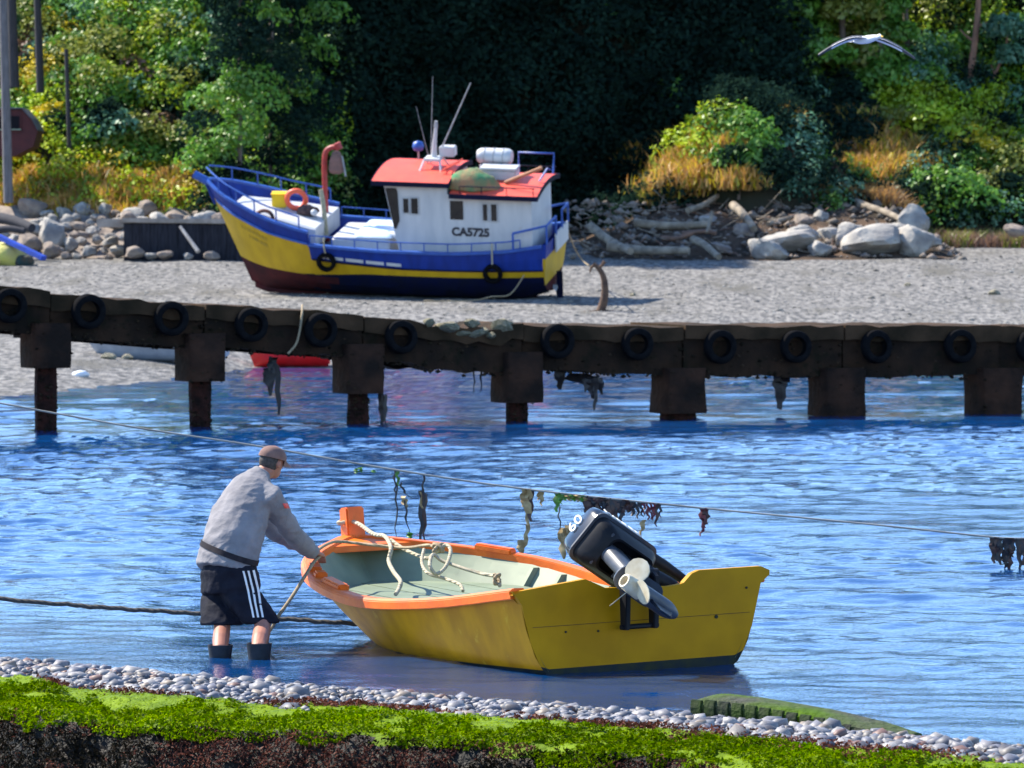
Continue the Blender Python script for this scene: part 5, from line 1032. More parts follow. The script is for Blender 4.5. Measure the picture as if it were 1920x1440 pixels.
# hatch on the main deck with tarpaulin
MB().loft([rrect(5.95, 0.2, 0.95, 0.95, 1.46, r=0.1), rrect(5.95, 0.2, 0.95, 0.95, 2.02, r=0.1), rrect(5.95, 0.2, 0.90, 0.90, 2.10, r=0.15)]).build('hatch_coaming', M_swhite, ship)
MB().loft([rrect(5.55, 0.15, 0.62, 1.0, 2.12, r=0.2), rrect(5.55, 0.15, 0.60, 0.95, 2.20, r=0.25), rrect(5.55, 0.15, 0.35, 0.6, 2.26, r=0.4)]).build('hatch_tarpaulin', M_tarp, ship, smooth=50)
MB().tube([(4.62, 1.05, 1.5), (4.64, 1.05, 2.05), (4.8, 1.0, 2.18), (5.0, 0.9, 2.2)], 0.11, 8).build('vent_pipe', M_swhite, ship, smooth=50)

# things carried by the fishing boat (top-level, resting on it)
def sw(v): return MShip @ Vector(v)
SR = ship.rotation_euler.to_matrix()
def ring_thing(name, loc, Ro, r_, m, label, cat, axis_rot, seg=24):
    o = MB().tube([Vector((Ro*math.cos(a), Ro*math.sin(a), 0)) for a in np.linspace(0, 2*math.pi, seg+1)[:-1]], r_, 10, wrap=True).build(name, m, None, smooth=60); o.location = loc; o.rotation_euler = axis_rot; return tag(o, label, cat)
M_lring = mat('orange_lifebuoy', (0.82, 0.13, 0.05), (0.72, 0.10, 0.05), scale=3, rough=0.45, dirt=((0.75, 0.6, 0.5), 2.2, 0.62))
ring_thing('lifebuoy', sw((8.35, 0.0, fdz(.74) + 0.40)), 0.30, 0.085, M_lring, 'orange lifebuoy standing upright on the white foredeck', 'lifebuoy', (SR @ Euler((R(80), 0, R(8))).to_matrix()).to_euler())
ring_thing('lifebuoy', sw((9.05, 1.22, fdz(.80) - 0.02)), 0.27, 0.06, mat('faded_lifebuoy', (0.30, 0.10, 0.05), (0.05, 0.035, 0.04), scale=3, rough=0.7), 'faded dark lifebuoy hung on the near bow rail', 'lifebuoy', (SR @ Euler((R(72), 0, R(12))).to_matrix()).to_euler())
cr_ = thing('crate', 'bright yellow fish crate on the white foredeck', 'crate', sw((8.95, -0.15, fdz(.79) + 0.02)), (SR @ Euler((0, 0, R(10))).to_matrix()).to_euler())
M_cy = mat('yellow_plastic', (0.80, 0.52, 0.004), (0.7, 0.44, 0.004), scale=4, rough=0.45)
for c_, s_ in (((0, 0, 0.02), (0.44, 0.34, 0.03)), ((0.215, 0, 0.23), (0.03, 0.36, 0.42)), ((-0.215, 0, 0.23), (0.03, 0.36, 0.42)), ((0, 0.175, 0.23), (0.40, 0.03, 0.42)), ((0, -0.175, 0.23), (0.40, 0.03, 0.42))): MB().box(c_, s_).build('crate_panel', M_cy, cr_)
MB().box((0, 0, 0.44), (0.5, 0.42, 0.035)).build('crate_lid', M_cy, cr_, bevel=0.01)
o = lump('net_bundle', sw((7.95, 0.15, fdz(.70) + 0.16)), 0.34, 0.24, 0.20, mat('dark_net', (0.04, 0.025, 0.03), (0.12, 0.07, 0.06), scale=8, rough=0.9, bump=0.03), 4.0); tag(o, 'dark bundled net beside the upright orange lifebuoy', 'net')
o = lump('float', sw((7.66, 0.4, fdz(.70) + 0.18)), 0.11, 0.11, 0.11, M_swhite, 1.2); tag(o, 'small white float on the edge of the foredeck', 'float')
rope('rope', [sw((7.5, 0.1, 3.35)), sw((7.42, 0.15, 2.9)), sw((7.36, 0.25, 2.45)), sw((7.3, 0.35, 1.95))], 0.075, mat('greenish_rope_hank', (0.40, 0.38, 0.26), (0.25, 0.24, 0.17), scale=9, rough=0.9, bump=0.03), 'thick hank of greenish rope hanging behind the foredeck')
# life raft canister and box on the rear roof
raft = thing('life_raft', 'white life raft canister lying on the red roof', 'life raft', sw((1.95, -0.55, 4.23)), (SR @ Matrix.Identity(3)).to_euler())
XR = np.linspace(-0.55, 0.55, 12)
MB().loft([[Vector((x, 0.27*(1 - max(0, abs(x) - 0.44)*2.2)*math.cos(a), 0.24 + 0.25*(1 - max(0, abs(x) - 0.44)*2.2)*math.sin(a))) for a in np.linspace(0, 2*math.pi, 17)[:-1]] for x in XR]).build('canister', M_swhite, raft, smooth=50)
for x in (-0.3, 0.0, 0.3): MB().tube([Vector((x, 0.275*math.cos(a), 0.24 + 0.255*math.sin(a))) for a in np.linspace(0, 2*math.pi, 17)[:-1]], 0.014, 6, wrap=True).build('strap', M_steel, raft)
MB().box((0, 0, -0.06), (0.9, 0.5, 0.10)).build('cradle', M_swhite, raft)
bx = thing('storage_box', 'white plastic box on the red roof in front of the life raft', 'box', sw((1.65, 0.05, 3.90)), (SR @ Matrix.Identity(3)).to_euler())
MB().box((0, 0, 0.17), (1.15, 0.55, 0.34)).build('box_body', M_swhite, bx, bevel=0.04); MB().box((0, 0, 0.37), (1.2, 0.6, 0.07)).build('box_lid', M_swhite, bx, bevel=0.02)
NETG = mat('green_net', (0.05, 0.20, 0.09), (0.35, 0.18, 0.09), scale=2.2, rough=0.95, bump=0.03, bscale=16)
nb = []
for v in ico(3)[0]:
    z = max(v[2], -0.1); k = 1 + 0.18*mnoise.noise(Vector(v)*2.2); nb.append((v[0]*0.86*k*(1.1 - 0.25*z), v[1]*0.5*k, z*0.55*k))
o = link('fishing_net', np_mesh('fishing_net', nb, ico(3)[1], [NETG], smooth=True), None, sw((2.35, 0.85, 3.85))); o.rotation_euler = SR.to_euler(); tag(o, 'heap of green and brown fishing net on the near side of red roof', 'fishing net')
o = MB().tube([(0, 0, 0), (-1.2, 0.0, 0.52)], 0.06, 8).build('wooden_pole', mat('bare_wood', (0.45, 0.22, 0.12), (0.32, 0.15, 0.08), scale=6, rough=0.8), None, smooth=60); o.location = sw((1.35, 0.6, 3.92)); o.rotation_euler = SR.to_euler(); tag(o, 'short wooden pole sticking out behind the red roof', 'pole')
STY = tyre_mesh('tyre', 0.31, 0.2, M_tyre)
for t, z, lab in ((0.615, 1.45, 'tyre fender hung on the fishing boat side below the foredeck'), (0.135, 1.28, 'tyre fender hung on the fishing boat side near the stern')):
    p = spt(t, z) + Vector((0, 0.12, 0)); o = link('tyre', STY); o.location = sw(p); o.rotation_euler = (SR @ Euler((R(86), 0, 0)).to_matrix()).to_euler(); tag(o, lab, 'tyre', 'tyre fenders of the fishing boat')
    a = spt(t, sTop(t)) + Vector((0, 0.05, 0.3)); rope('rope', [sw(a), sw(spt(t, sTop(t)) + Vector((0, 0.08, 0))), sw(p + Vector((0, 0.03, 0.25)))], 0.025, M_rope, 'pale rope holding the ' + ('forward' if t > 0.5 else 'rear') + ' tyre fender of the fishing boat')
e = ground_at(885, 566); rope('rope', [sw((0.55, 1.62, 1.25)), sw((0.9, 2.1, 0.75)), e + Vector((0.6, -0.2, 0.15)), e + Vector((0, 0, 0.03)), e + Vector((-1.5, 0.1, 0.02))], 0.022, M_rope2, 'thin rope from the stern quarter down to the gravel')
rope('rope', [sw((-0.2, -0.8, 2.3)), at(1080, 470, 146), at(1100, 495, 145), at(1116, 498, Yp)], 0.022, M_rope2, 'thin rope running from the stern to the driftwood post')
# props under the stern
for k, (px_, dy) in enumerate(((968, 0.3), (986, -0.2))):
    g = ground_at(px_, 568); o = MB().tube([(0, 0, -0.05), (0.02, 0.02, 0.75)], 0.055, 8).build('prop_post', M_drift, None, smooth=50); o.location = (g.x, 142.6 + dy, gz(g.x, 142.6 + dy)); tag(o, ['left', 'right'][k] + ' wooden prop post under the stern of the fishing boat', 'post')

# ------------------------------------------------------------------ rocks, driftwood and wall at the back of the beach
M_bould = mat('pale_boulder', (0.38, 0.35, 0.31), (0.17, 0.165, 0.17), scale=1.3, rough=0.9, bump=0.05, bscale=5, dirt=((0.10, 0.10, 0.09), 3.5, 0.60))
M_bould2 = mat('brown_boulder', (0.26, 0.21, 0.17), (0.16, 0.13, 0.12), scale=1.8, rough=0.95, bump=0.04, bscale=5)
BR = [rock_mesh('boulder', 10+k, M_bould, 3) for k in range(6)] + [rock_mesh('boulder', 30+k, M_bould2, 3) for k in range(4)]
def rock(px, py, w, h, kind, label=None, group=None, Y=None):
    """(px, py): middle of its foot"""
    if Y is None:
        Y = 164.2 + (482 - py)*0.085
    g = Vector((at(px, py, Y).x, Y, gz(at(px, py, Y).x, Y)))
    g.z = at(px, py, Y).z
    s_ = w/FPX*g.y/2; hh = h/FPX*g.y/2; o = link('boulder', BR[kind]); o.location = g + Vector((0, s_*0.4, hh*0.72)); o.scale = (s_*1.15, s_*0.95, hh*1.2); o.rotation_euler = (rd.uniform(-0.2, 0.2), rd.uniform(-0.2, 0.2), rd.uniform(-0.5, 0.5))
    return tag(o, label, 'boulder', group)
for a in [(1440, 482, 80, 40, 0, 'white-lit boulder at the front left of the right-hand rock pile'), (1472, 472, 115, 52, 1, 'long pale boulder behind the front left one in rock pile'), (1637, 476, 106, 58, 2, 'big grey mottled boulder at the front of the rock pile'), (1712, 474, 84, 56, 3, 'dark-sided boulder right of the big mottled one'), (1712, 440, 72, 64, 4, 'tall upright boulder standing above the right end of the rock pile'), (1590, 462, 62, 48, 5, 'round pale boulder left of the big mottled boulder'), (1557, 450, 50, 30, 0, 'low flat pale stone in the middle of the rock pile'), (1536, 478, 52, 28, 3, 'low grey stone at the foot of the rock pile'), (1506, 424, 44, 24, 7, 'brown stone on the slope behind the rock pile'), (1680, 444, 50, 36, 1, 'pale rounded boulder between the mottled and dark-sided ones'), (1745, 462, 40, 22, 5, 'small wedge stone at the right end of the rock pile'), (1540, 416, 30, 24, 3, 'shaded bluish boulder behind the rock pile'), (1352, 472, 40, 20, 8, 'brown stone by the foot of the slanting log'), (1395, 446, 36, 30, 6, 'dark brown stone under the long sunlit log'), (1500, 446, 46, 26, 2, 'grey stone wedged behind the long pale boulder'), (1330, 420, 40, 20, 0, 'pale stone lying on top of the driftwood heap'), (1905, 440, 50, 26, 9, 'brown stone at the far right edge of the beach')]: rock(*a)
# rock slope on the left
spots = []
for k in range(900):
    x = rd.uniform(0, 360); y = rd.uniform(400, 488)
    if y < 398 + (x < 60)*35 or (x > 235 and y < 478 and x > 235 + (478-y)*1.3 - 60): continue
    w = rd.uniform(15, 40) if rd.random() < 0.85 else rd.uniform(42, 64)
    if len(spots) > 62: break
    if any(math.hypot(x - a, (y - b)*1.5) < (w + c_)*0.33 for a, b, c_ in spots): continue
    spots.append((x, y, w))
spots.sort(key=lambda s_: s_[1])
tens = ['', '', 'twenty', 'thirty', 'forty', 'fifty', 'sixty']; unit = ['', 'first', 'second', 'third', 'fourth', 'fifth', 'sixth', 'seventh', 'eighth', 'ninth', 'tenth', 'eleventh', 'twelfth', 'thirteenth', 'fourteenth', 'fifteenth', 'sixteenth', 'seventeenth', 'eighteenth', 'nineteenth']
def ordinal(n): return unit[n] if n < 20 else tens[n//10].replace('ty', 'tieth') if n % 10 == 0 else tens[n//10] + '-' + unit[n % 10]
counts = [0, 0]
for k, (x, y, w) in enumerate(sorted(spots)):
    Y = 172.5 - (y - 398)*0.09; br_ = k % 3 == 0; counts[br_] += 1
    rock(x, y, w, w*rd.uniform(0.5, 0.8), rd.choice([6, 7, 8, 9]) if br_ else rd.choice([0, 1, 2, 3, 4, 5]), f"{ordinal(counts[br_])} {'brownish' if br_ else 'pale grey'} stone from the left in the tumbled left rock slope", 'stones of the left rock slope', Y=Y)
rock(96, 470, 62, 68, 3, 'largest slab of the left rock slope, tall and pale', Y=166.5)
bx0, bx1 = at(1050, 440, 170).x, at(1800, 440, 170).x
V, Fq = grid(np.linspace(bx0, bx1, 110), np.linspace(163, 178, 34), lambda x, y: beach_z(x, y) + smoothstep(bx0 + 0.3, bx0 + 4.5, x)*smoothstep(bx1, bx1 - 2.5, x)*(np.interp(y, [163, 164.6, 168, 172, 178], [0, 0.12, 0.85, 1.5, 2.0])*1.0 + 0.35*vnoise(x*1.3, y*1.3, 75)*smoothstep(163.5, 166, y) + 0.16*vnoise(x*4, y*4, 76)*smoothstep(163.5, 166, y)) - 0.06)
M_debris = mat('bank_debris', (0.10, 0.065, 0.045), (0.03, 0.025, 0.02), scale=1.2, spec=0.12, rough=1, bump=0.05, bscale=5)
tag(link('debris_bank', np_mesh('debris_bank', V, Fq, [M_debris])), kind='structure')
# rubble behind the stones so that the slope is closed
V, Fq = grid(np.linspace(at(-900, 440, 170).x, at(420, 440, 170).x, 130), np.linspace(164.5, 176, 24), lambda x, y: beach_z(x, y) + np.interp(y, [164.5, 166, 173.5, 176], [-0.25, 0.05, 1.35, 1.2]) + 0.35*vnoise(x*1.4, y*1.4, 71) + 0.2*vnoise(x*4, y*4, 72))
tag(link('rock_slope', np_mesh('rock_slope', V, Fq, [M_bould2])), kind='structure')
M_wallw = mat('dark_timber_wall', (0.035, 0.035, 0.045), (0.018, 0.018, 0.024), scale=5, spec=0.12, rough=0.9, stretch=(3, 3, 0.4), bump=0.02)
M_wcap = mat('pale_wall_cap', (0.36, 0.30, 0.26), (0.24, 0.20, 0.17), scale=3, rough=0.95, bump=0.02)
YW = 163.5; w0 = at(232, 476, YW); rw = thing('retaining_wall', 'dark plank retaining wall with pale cap behind the bow of the fishing boat', 'wall', w0)
WL = at(520, 476, YW).x - w0.x; wh = at(232, 418, YW).z - w0.z
x = 0
while x < WL:
    pw = rd.uniform(0.24, 0.36); MB().box((x + pw/2, rd.uniform(0, 0.05), wh/2 - 0.15 + rd.uniform(-0.03, 0.02)), (pw - 0.006, 0.09, wh + 0.3)).build('plank', M_wallw, rw); x += pw
MB().box((WL/2, 0.10, wh + 0.06), (WL + 0.1, 0.5, 0.16), Euler((0, 0.012, 0))).build('wall_cap', M_wcap, rw, bevel=0.02)
MB().box((WL/2, 0.16, wh/2 - 0.1), (WL, 0.1, wh + 0.1)).build('backing', M_wallw, rw)
mb = MB(); mb.box((WL/2, 1.75, wh - 0.25 + 0.25), (WL + 2, 3.0, 0.30)); mb.build('backfill', M_wcap, rw)
for k, (x_, w_, kd) in enumerate([(238, 34, 7), (268, 26, 1), (296, 40, 3), (330, 30, 8), (360, 24, 0), (386, 44, 2), (412, 28, 6)]):
    rock(x_, 414 + (k % 3)*3, w_, w_*0.6, kd, f'{ordinal(k + 1)} stone from the left along the top of the dark retaining wall', 'stones on the retaining wall', Y=YW + 0.5 + 0.3*(k % 2))
for k, (x_, y_, w_, kd) in enumerate([(250, 482, 40, 7), (282, 484, 26, 1), (308, 484, 34, 9), (352, 485, 22, 3), (396, 486, 30, 6)]):
    rock(x_, y_, w_, w_*0.55, kd, f'{ordinal(k + 1)} stone from the left at the foot of the dark retaining wall', 'stones below the retaining wall', Y=YW - 0.7)
o = MB().tube([at(338, 425, YW - 0.5), at(372, 472, YW - 1.3)], [0.06, 0.08], 8).build('leaning_log', mat('grey_log', (0.30, 0.29, 0.29), (0.18, 0.17, 0.17), scale=4, rough=0.9, stretch=(3, 3, 0.5)), None, smooth=50); tag(o, 'thin grey pole leaning on the dark retaining wall', 'pole')
M_log = mat('bleached_log', (0.30, 0.25, 0.19), (0.15, 0.12, 0.09), scale=3, rough=0.9, bump=0.015, bscale=14); M_log2 = mat('brown_log', (0.20, 0.11, 0.075), (0.13, 0.08, 0.06), scale=5, rough=0.9, bump=0.015)
def log(a, b, wpx, m, label, dz=0.0, Ya=None, Yb=None):
    A_ = ground_at(*a) if Ya is None else at(*a, Ya); B_ = ground_at(*b) if Yb is None else at(*b, Yb); r_ = wpx*0.78/FPX*A_.y/2; A_ = A_ + Vector((0, 0, r_*0.6 + dz)); B_ = B_ + Vector((0, 0, r_*0.6 + dz)); P = [A_.lerp(B_, t) + Vector((0, 0, 0.05*math.sin(t*5 + a[0]))) for t in np.linspace(0, 1, 7)]
    o = MB().tube([p - A_ for p in P], [r_*(1.15 - 0.3*t) for t in np.linspace(0, 1, 7)], 9).build('driftwood_log', m, None, smooth=50, loc=A_); return tag(o, label, 'log')
log((1108, 432), (1182, 478), 20, M_log, 'shaded log slanting down at the left end of the driftwood', Ya=168, Yb=163)
log((1140, 468), (1292, 478), 22, M_log, 'long shaded log lying along the foot of the driftwood', Ya=164.5, Yb=163.5)
log((1190, 424), (1330, 428), 20, M_log, 'level log across the top of the driftwood heap', Ya=168.5, Yb=168)
log((1375, 388), (1414, 432), 20, M_log, 'sunlit yellowish log propped steeply on the bank', Ya=170.5, Yb=167)
log((1300, 452), (1348, 484), 18, M_log, 'short slanting sunlit log at the foot of the driftwood', Ya=165.5, Yb=163)
log((1600, 378), (1692, 418), 17, M_log, 'long pale log slanting behind the rock pile', Ya=172.5, Yb=169)
log((1280, 438), (1342, 440), 12, M_log2, 'reddish brown branch on the driftwood heap', Ya=167, Yb=166.5)
log((1440, 426), (1502, 400), 12, M_log, 'thin forked branch lying behind the rock pile', Ya=169, Yb=170.5)
log((1335, 400), (1325, 440), 8, M_log, 'thin upright stick in the driftwood heap', Ya=167, Yb=166)
log((1240, 452), (1300, 442), 12, M_log2, 'dark stub of wood under the level log', Ya=166.5, Yb=166.5)
log((1290, 400), (1345, 372), 14, M_log, 'weathered root end above the driftwood heap', Ya=170, Yb=172)
M_bplank = mat('blue_plank', (0.012, 0.06, 0.45), (0.01, 0.04, 0.3), scale=4, rough=0.5)
o = MB().box((0, 0, 0), ((at(88, 488, 160) - at(-10, 440, 161)).length, 0.28, 0.16)).build('blue_plank', M_bplank, None, bevel=0.02); a, b = at(-10, 440, 161.5), at(88, 487, 160); o.location = (a + b)/2; o.rotation_euler = (b - a).to_track_quat('X', 'Z').to_euler(); tag(o, 'bright blue plank slanting down at the left edge', 'plank')
log((-20, 410), (60, 432), 26, mat('dark_beam', (0.02, 0.02, 0.03), (0.03, 0.03, 0.04), scale=4, rough=0.9), 'dark beam above the blue plank at the left edge', Ya=166, Yb=164)
log((-20, 436), (46, 436), 18, MATS['dark_beam'], 'second dark beam lying between blue plank and upper beam', Ya=163.5, Yb=163)
o = lump('tarpaulin', ground_at(14, 496) + Vector((0, 0, 0.25)), 0.75, 0.7, 0.55, mat('yellow_green_tarp', (0.48, 0.46, 0.10), (0.40, 0.34, 0.14), scale=2, rough=0.8, bump=0.03), 2.2); tag(o, 'crumpled yellow-green tarpaulin at the left edge below blue plank', 'tarpaulin')
o = lump('net_heap', ground_at(42, 498) + Vector((0, 0, 0.12)), 0.42, 0.4, 0.30, mat('teal_net', (0.02, 0.06, 0.06), (0.08, 0.06, 0.04), scale=4, rough=0.95, bump=0.04), 6.5); tag(o, 'small dark teal net heap beside the crumpled tarpaulin', 'net')

parts = []; M_grav = mat('gravel_stone', (0.24, 0.23, 0.21), (0.10, 0.095, 0.09), scale=3, rough=0.95, island=0.6)
n = 9000; X_ = rng.uniform(-20, 21, n); Y_ = 166 - 50*rng.random(n)**0.8; Z_ = beach_z(X_, Y_); R_ = np.clip(rng.lognormal(math.log(0.035), 0.5, n), 0.015, 0.16)
for x, y, z, r_ in zip(X_, Y_, Z_, R_):
    if y > shore_y(x) + 0.5: parts.append((stone_v(rng)*[r_, r_, r_*0.8] + [x, y, z], OCT[1], 0))
V, Fq, mi = merge(parts); tag(link('gravel_stones', np_mesh('gravel_stones', V, Fq, [M_grav], smooth=True)), 'loose stones scattered over the gravel beach', 'gravel', kind='stuff')
M_rubd = mat('bank_rubble', (0.20, 0.16, 0.13), (0.09, 0.08, 0.07), scale=2, rough=0.95, island=0.5)
parts = []; n = 1100; X_ = rng.uniform(at(1060, 440, 168).x, at(1800, 440, 168).x, n); Y_ = rng.uniform(164.2, 173.5, n)
for x, y in zip(X_, Y_):
    z = gz(x, y) + float(np.interp(y, [163, 164.6, 168, 172, 178], [0, 0.12, 0.85, 1.5, 2.0]))*float(smoothstep(bx1, bx1 - 2.5, x)); r_ = float(np.clip(rng.lognormal(math.log(0.09), 0.55), 0.03, 0.34)); parts.append((stone_v(rng)*[r_, r_, r_*rng.uniform(0.7, 1.2)] + [x, y, z], OCT[1], 0 if rng.random() < 0.6 else 1))
V, Fq, mi = merge(parts); tag(link('bank_stones', np_mesh('bank_stones', V, Fq, [M_rubd, M_bould2], mi)), 'small stones and rubble littering the bank below the bluff', 'rubble', kind='stuff')
parts = []; n = 220
for k in range(n):
    x = rng.uniform(at(1080, 440, 168).x, at(1560, 440, 168).x); y = rng.uniform(164.5, 172); z = gz(x, y) + float(np.interp(y, [163, 164.6, 168, 172, 178], [0, 0.12, 0.85, 1.5, 2.0])) + 0.12; L_ = rng.uniform(0.2, 0.9); a = rng.uniform(0, 6.28); d = np.array([math.cos(a), math.sin(a), rng.normal(0, 0.4)])*L_; w = np.array([-math.sin(a), math.cos(a), 0])*0.025; u = np.array([0, 0, 0.03]); P = np.array([x, y, z])
    parts.append((np.array([P - w, P + w, P + d + w*0.5, P + d - w*0.5, P + u, P + d + u]), np.array([[0, 1, 2, 3], [0, 3, 5, 4], [1, 4, 5, 2]]), int(rng.random() < 0.4)))
V, Fq, mi = merge(parts); tag(link('drift_sticks', np_mesh('drift_sticks', V, Fq, [M_log, M_log2], mi)), 'broken sticks littering the driftwood bank', 'sticks', kind='stuff')

# ------------------------------------------------------------------ poles and red hut on the left bank
M_pole = mat('grey_timber_pole', (0.16, 0.15, 0.16), (0.09, 0.085, 0.09), scale=5, rough=0.9, stretch=(4, 4, 0.4)); M_pole2 = mat('dark_timber_pole', (0.05, 0.045, 0.05), (0.03, 0.028, 0.03), scale=5, rough=0.9, stretch=(4, 4, 0.4))
def pole(a, b, wpx, Y, m, label, name='utility_pole', cat='pole'):
    A_, B_ = at(*b, Y), at(*a, Y); r_ = wpx/FPX*Y/2; A_ = A_ + (A_ - B_).normalized()*0.6
    o = MB().tube([Vector((0, 0, 0)), (B_ - A_)*0.5, B_ - A_], [r_*1.1, r_, r_*0.92], 12).build(name, m, None, smooth=50, loc=A_); return tag(o, label, cat)
pole((4, -60), (15, 350), 17, 168, M_pole, 'thick grey utility pole at the left edge in front of the red hut')
pole((20, -60), (26, 135), 18, 176, M_pole2, 'dark pole right behind the grey one at the top left')
pole((68, -60), (75, 145), 14, 178, M_pole2, 'second dark pole standing free in the upper left scrub')
pole((124, 92), (130, 272), 8, 176, M_pole2, 'thin dark fence post in the yellow gorse', 'fence_post', 'post')
M_hut = mat('dark_red_boards', (0.075, 0.014, 0.016), (0.05, 0.010, 0.013), scale=3, rough=0.8); M_hroof = mat('hut_roof_sheet', (0.10, 0.10, 0.12), (0.06, 0.06, 0.075), scale=4, rough=0.6)
hb = at(30, 292, 173); hut = thing('hut', 'small dark red hut half hidden by the scrub at left edge', 'hut', (at(0, 292, 173).x, 173, hb.z))
sc_ = 173/FPX
def hx(px): return (px - 0)*sc_
def hz(py): return (292 - py)*sc_
P2 = [(hx(-60), 0), (hx(28), 0), (hx(62), hz(275)), (hx(70), hz(246)), (hx(60), hz(226)), (hx(42), hz(206)), (hx(-60), hz(206))]
mb = MB(); n = len(P2); mb.add([Vector((x, 0, z)) for x, z in P2] + [Vector((x, 2.2, z)) for x, z in P2], [tuple(range(n)), tuple(range(2*n-1, n-1, -1))] + [(i_, i_+n, (i_+1) % n + n, (i_+1) % n) for i_ in range(n)]); mb.build('hut_wall', M_hut, hut)
MB().loft([[Vector((hx(px_), y_, hz(py_) + 0.03)), Vector((hx(px_), y_, hz(py_) + 0.09))] + [Vector((hx(px_), y_ + 2.4, hz(py_) + 0.09)), Vector((hx(px_), y_ + 2.4, hz(py_) + 0.03))] for px_, py_, y_ in ((-62, 206, -0.1), (42, 206, -0.1), (60, 226, -0.1), (71, 246, -0.1))]).build('hut_roof', M_hroof, hut)
wf = MB().box(((hx(-8) + hx(40))/2, -0.02, hz(231)), (hx(48) - 0, 0.05, 0.66)).build('window', M_hut, hut); MB().box(((hx(-4) + hx(38))/2, -0.05, hz(231)), (hx(40), 0.03, 0.54)).build('pane', mat('hut_window_dark', (0.008, 0.008, 0.012), (0.012, 0.012, 0.016), scale=3, spec=0.05, rough=0.6), wf)
MB().box(((hx(-6) + hx(40))/2, -0.06, hz(243)), (hx(46), 0.06, 0.05)).build('sill', mat('sill_green', (0.2, 0.26, 0.2), (0.15, 0.2, 0.15), scale=4, rough=0.8), wf)

# ------------------------------------------------------------------ hillside vegetation
LM = [leaf_mat('leaf_mid_green', (0.07, 0.20, 0.022), (0.15, 0.31, 0.035)), leaf_mat('leaf_dark_shade_green', (0.010, 0.024, 0.020), (0.018, 0.042, 0.028), 0.5, gloss=0.0), leaf_mat('leaf_yellow_green', (0.25, 0.40, 0.012), (0.42, 0.50, 0.018)),  # the dark green leaf carries the gully's shade in its colour
      leaf_mat('gorse_yellow', (0.55, 0.42, 0.010), (0.70, 0.55, 0.02)), leaf_mat('dry_orange', (0.52, 0.25, 0.06), (0.70, 0.44, 0.15), 0.25), leaf_mat('dead_brown', (0.13, 0.07, 0.05), (0.24, 0.15, 0.10)), leaf_mat('leaf_blue_green', (0.07, 0.19, 0.11), (0.16, 0.31, 0.19)), leaf_mat('leaf_olive', (0.16, 0.20, 0.03), (0.27, 0.29, 0.05))]
MID, DRK, YGR, GOR, ORA, BRN, BLU, OLI = range(8)
def lobe_leaves(c, rad, n, size, up=0.3):
    """leaves spread over a ragged ellipsoid"""
    d = rng.normal(0, 1, (n, 3)); d /= np.linalg.norm(d, axis=1, keepdims=True); d[:, 2] = np.where(d[:, 2] < -0.3, -d[:, 2], d[:, 2])
    k = 1 + 0.22*np.sin(d[:, 0]*7 + c[0]*3) * np.cos(d[:, 2]*6 + c[1]*2) + rng.normal(0, 0.09, n); k *= np.where(rng.random(n) < 0.25, rng.uniform(0.6, 1, n), 1)
    P = np.array(c) + d*np.array(rad)*k[:, None]
    return leaves(P, d + [0, 0, up], size*rng.uniform(0.7, 1.35, n), 0.55, 0.65)
PATCH = [  # px, py, rx, ry, species, strength
    (75, 190, 60, 45, GOR, .75), (100, 235, 45, 45, YGR, .7), (60, 60, 60, 30, OLI, .6), (110, 62, 35, 20, GOR, .7), (60, 105, 35, 35, BRN, .5), (165, 115, 50, 35, OLI, .7), (220, 150, 50, 20, YGR, .9), (230, 170, 40, 30, BRN, .35), (290, 185, 40, 30, YGR, .5),
    (70, 300, 50, 25, GOR, .8), (40, 310, 30, 20, GOR, .7), (130, 300, 60, 40, YGR, .35), (120, 345, 70, 25, GOR, .4), (240, 300, 50, 40, OLI, .6), (320, 60, 60, 50, YGR, .3), (380, 110, 80, 60, BLU, .4), (340, 270, 60, 40, MID, .7), (300, 240, 25, 30, BRN, .6), (330, 180, 40, 40, YGR, .3),
    (1280, 310, 95, 55, ORA, .95), (1330, 335, 70, 45, ORA, .8), (1250, 320, 30, 25, YGR, .7), (1330, 280, 45, 25, YGR, .5), (1390, 300, 60, 45, MID, .8), (1420, 270, 40, 30, YGR, .4), (1480, 225, 25, 15, ORA, .5), (1530, 225, 30, 25, YGR, .7),
    (1615, 275, 95, 60, ORA, .97), (1665, 315, 80, 50, ORA, .9), (1900, 350, 60, 40, OLI, .7), (1700, 215, 70, 40, YGR, .95), (1780, 250, 70, 40, YGR, .8), (1860, 260, 50, 35, YGR, .8), (1900, 320, 40, 40, OLI, .6), (1560, 310, 40, 30, BRN, .6), (1590, 340, 50, 20, BRN, .4), (1880, 375, 25, 20, BRN, .7), (1420, 395, 45, 18, BRN, .9), (1395, 385, 30, 15, ORA, .9), (1240, 370, 25, 25, BRN, .8),
    (1730, 140, 60, 30, BLU, .6), (1770, 110, 40, 30, MID, .8), (1500, 60, 50, 70, YGR, .6), (1560, 110, 40, 60, YGR, .45), (1620, 190, 30, 70, MID, .5)]
def species(px_, py_, x):
    best = None
    for (a, b, rx, ry, sp_, st) in PATCH:
        q = ((px_ - a)/rx)**2 + ((py_ - b)/ry)**2
        if q < 1.0 and rd.random() < st: best = sp_
    if best is not None: return best
    if px_ < 390 and py_ > 318: return rd.choices([ORA, GOR, YGR, OLI, MID], [5, 2, 3, 1.5, 1])[0]
    if 640 < px_ < 1470: return DRK  # gully shade put into the scrub as dark leaf colour
    if px_ <= 640: return rd.choices([MID, DRK, BLU, YGR, OLI, BRN], [8, 3.2, 2.4, 2.2, 2.4, 0.5])[0]
    return rd.choices([MID, DRK, BLU, YGR, OLI], [7, 4, 2, 2.4, 1.5])[0]
parts = []; nsh = 0
pts_s = []
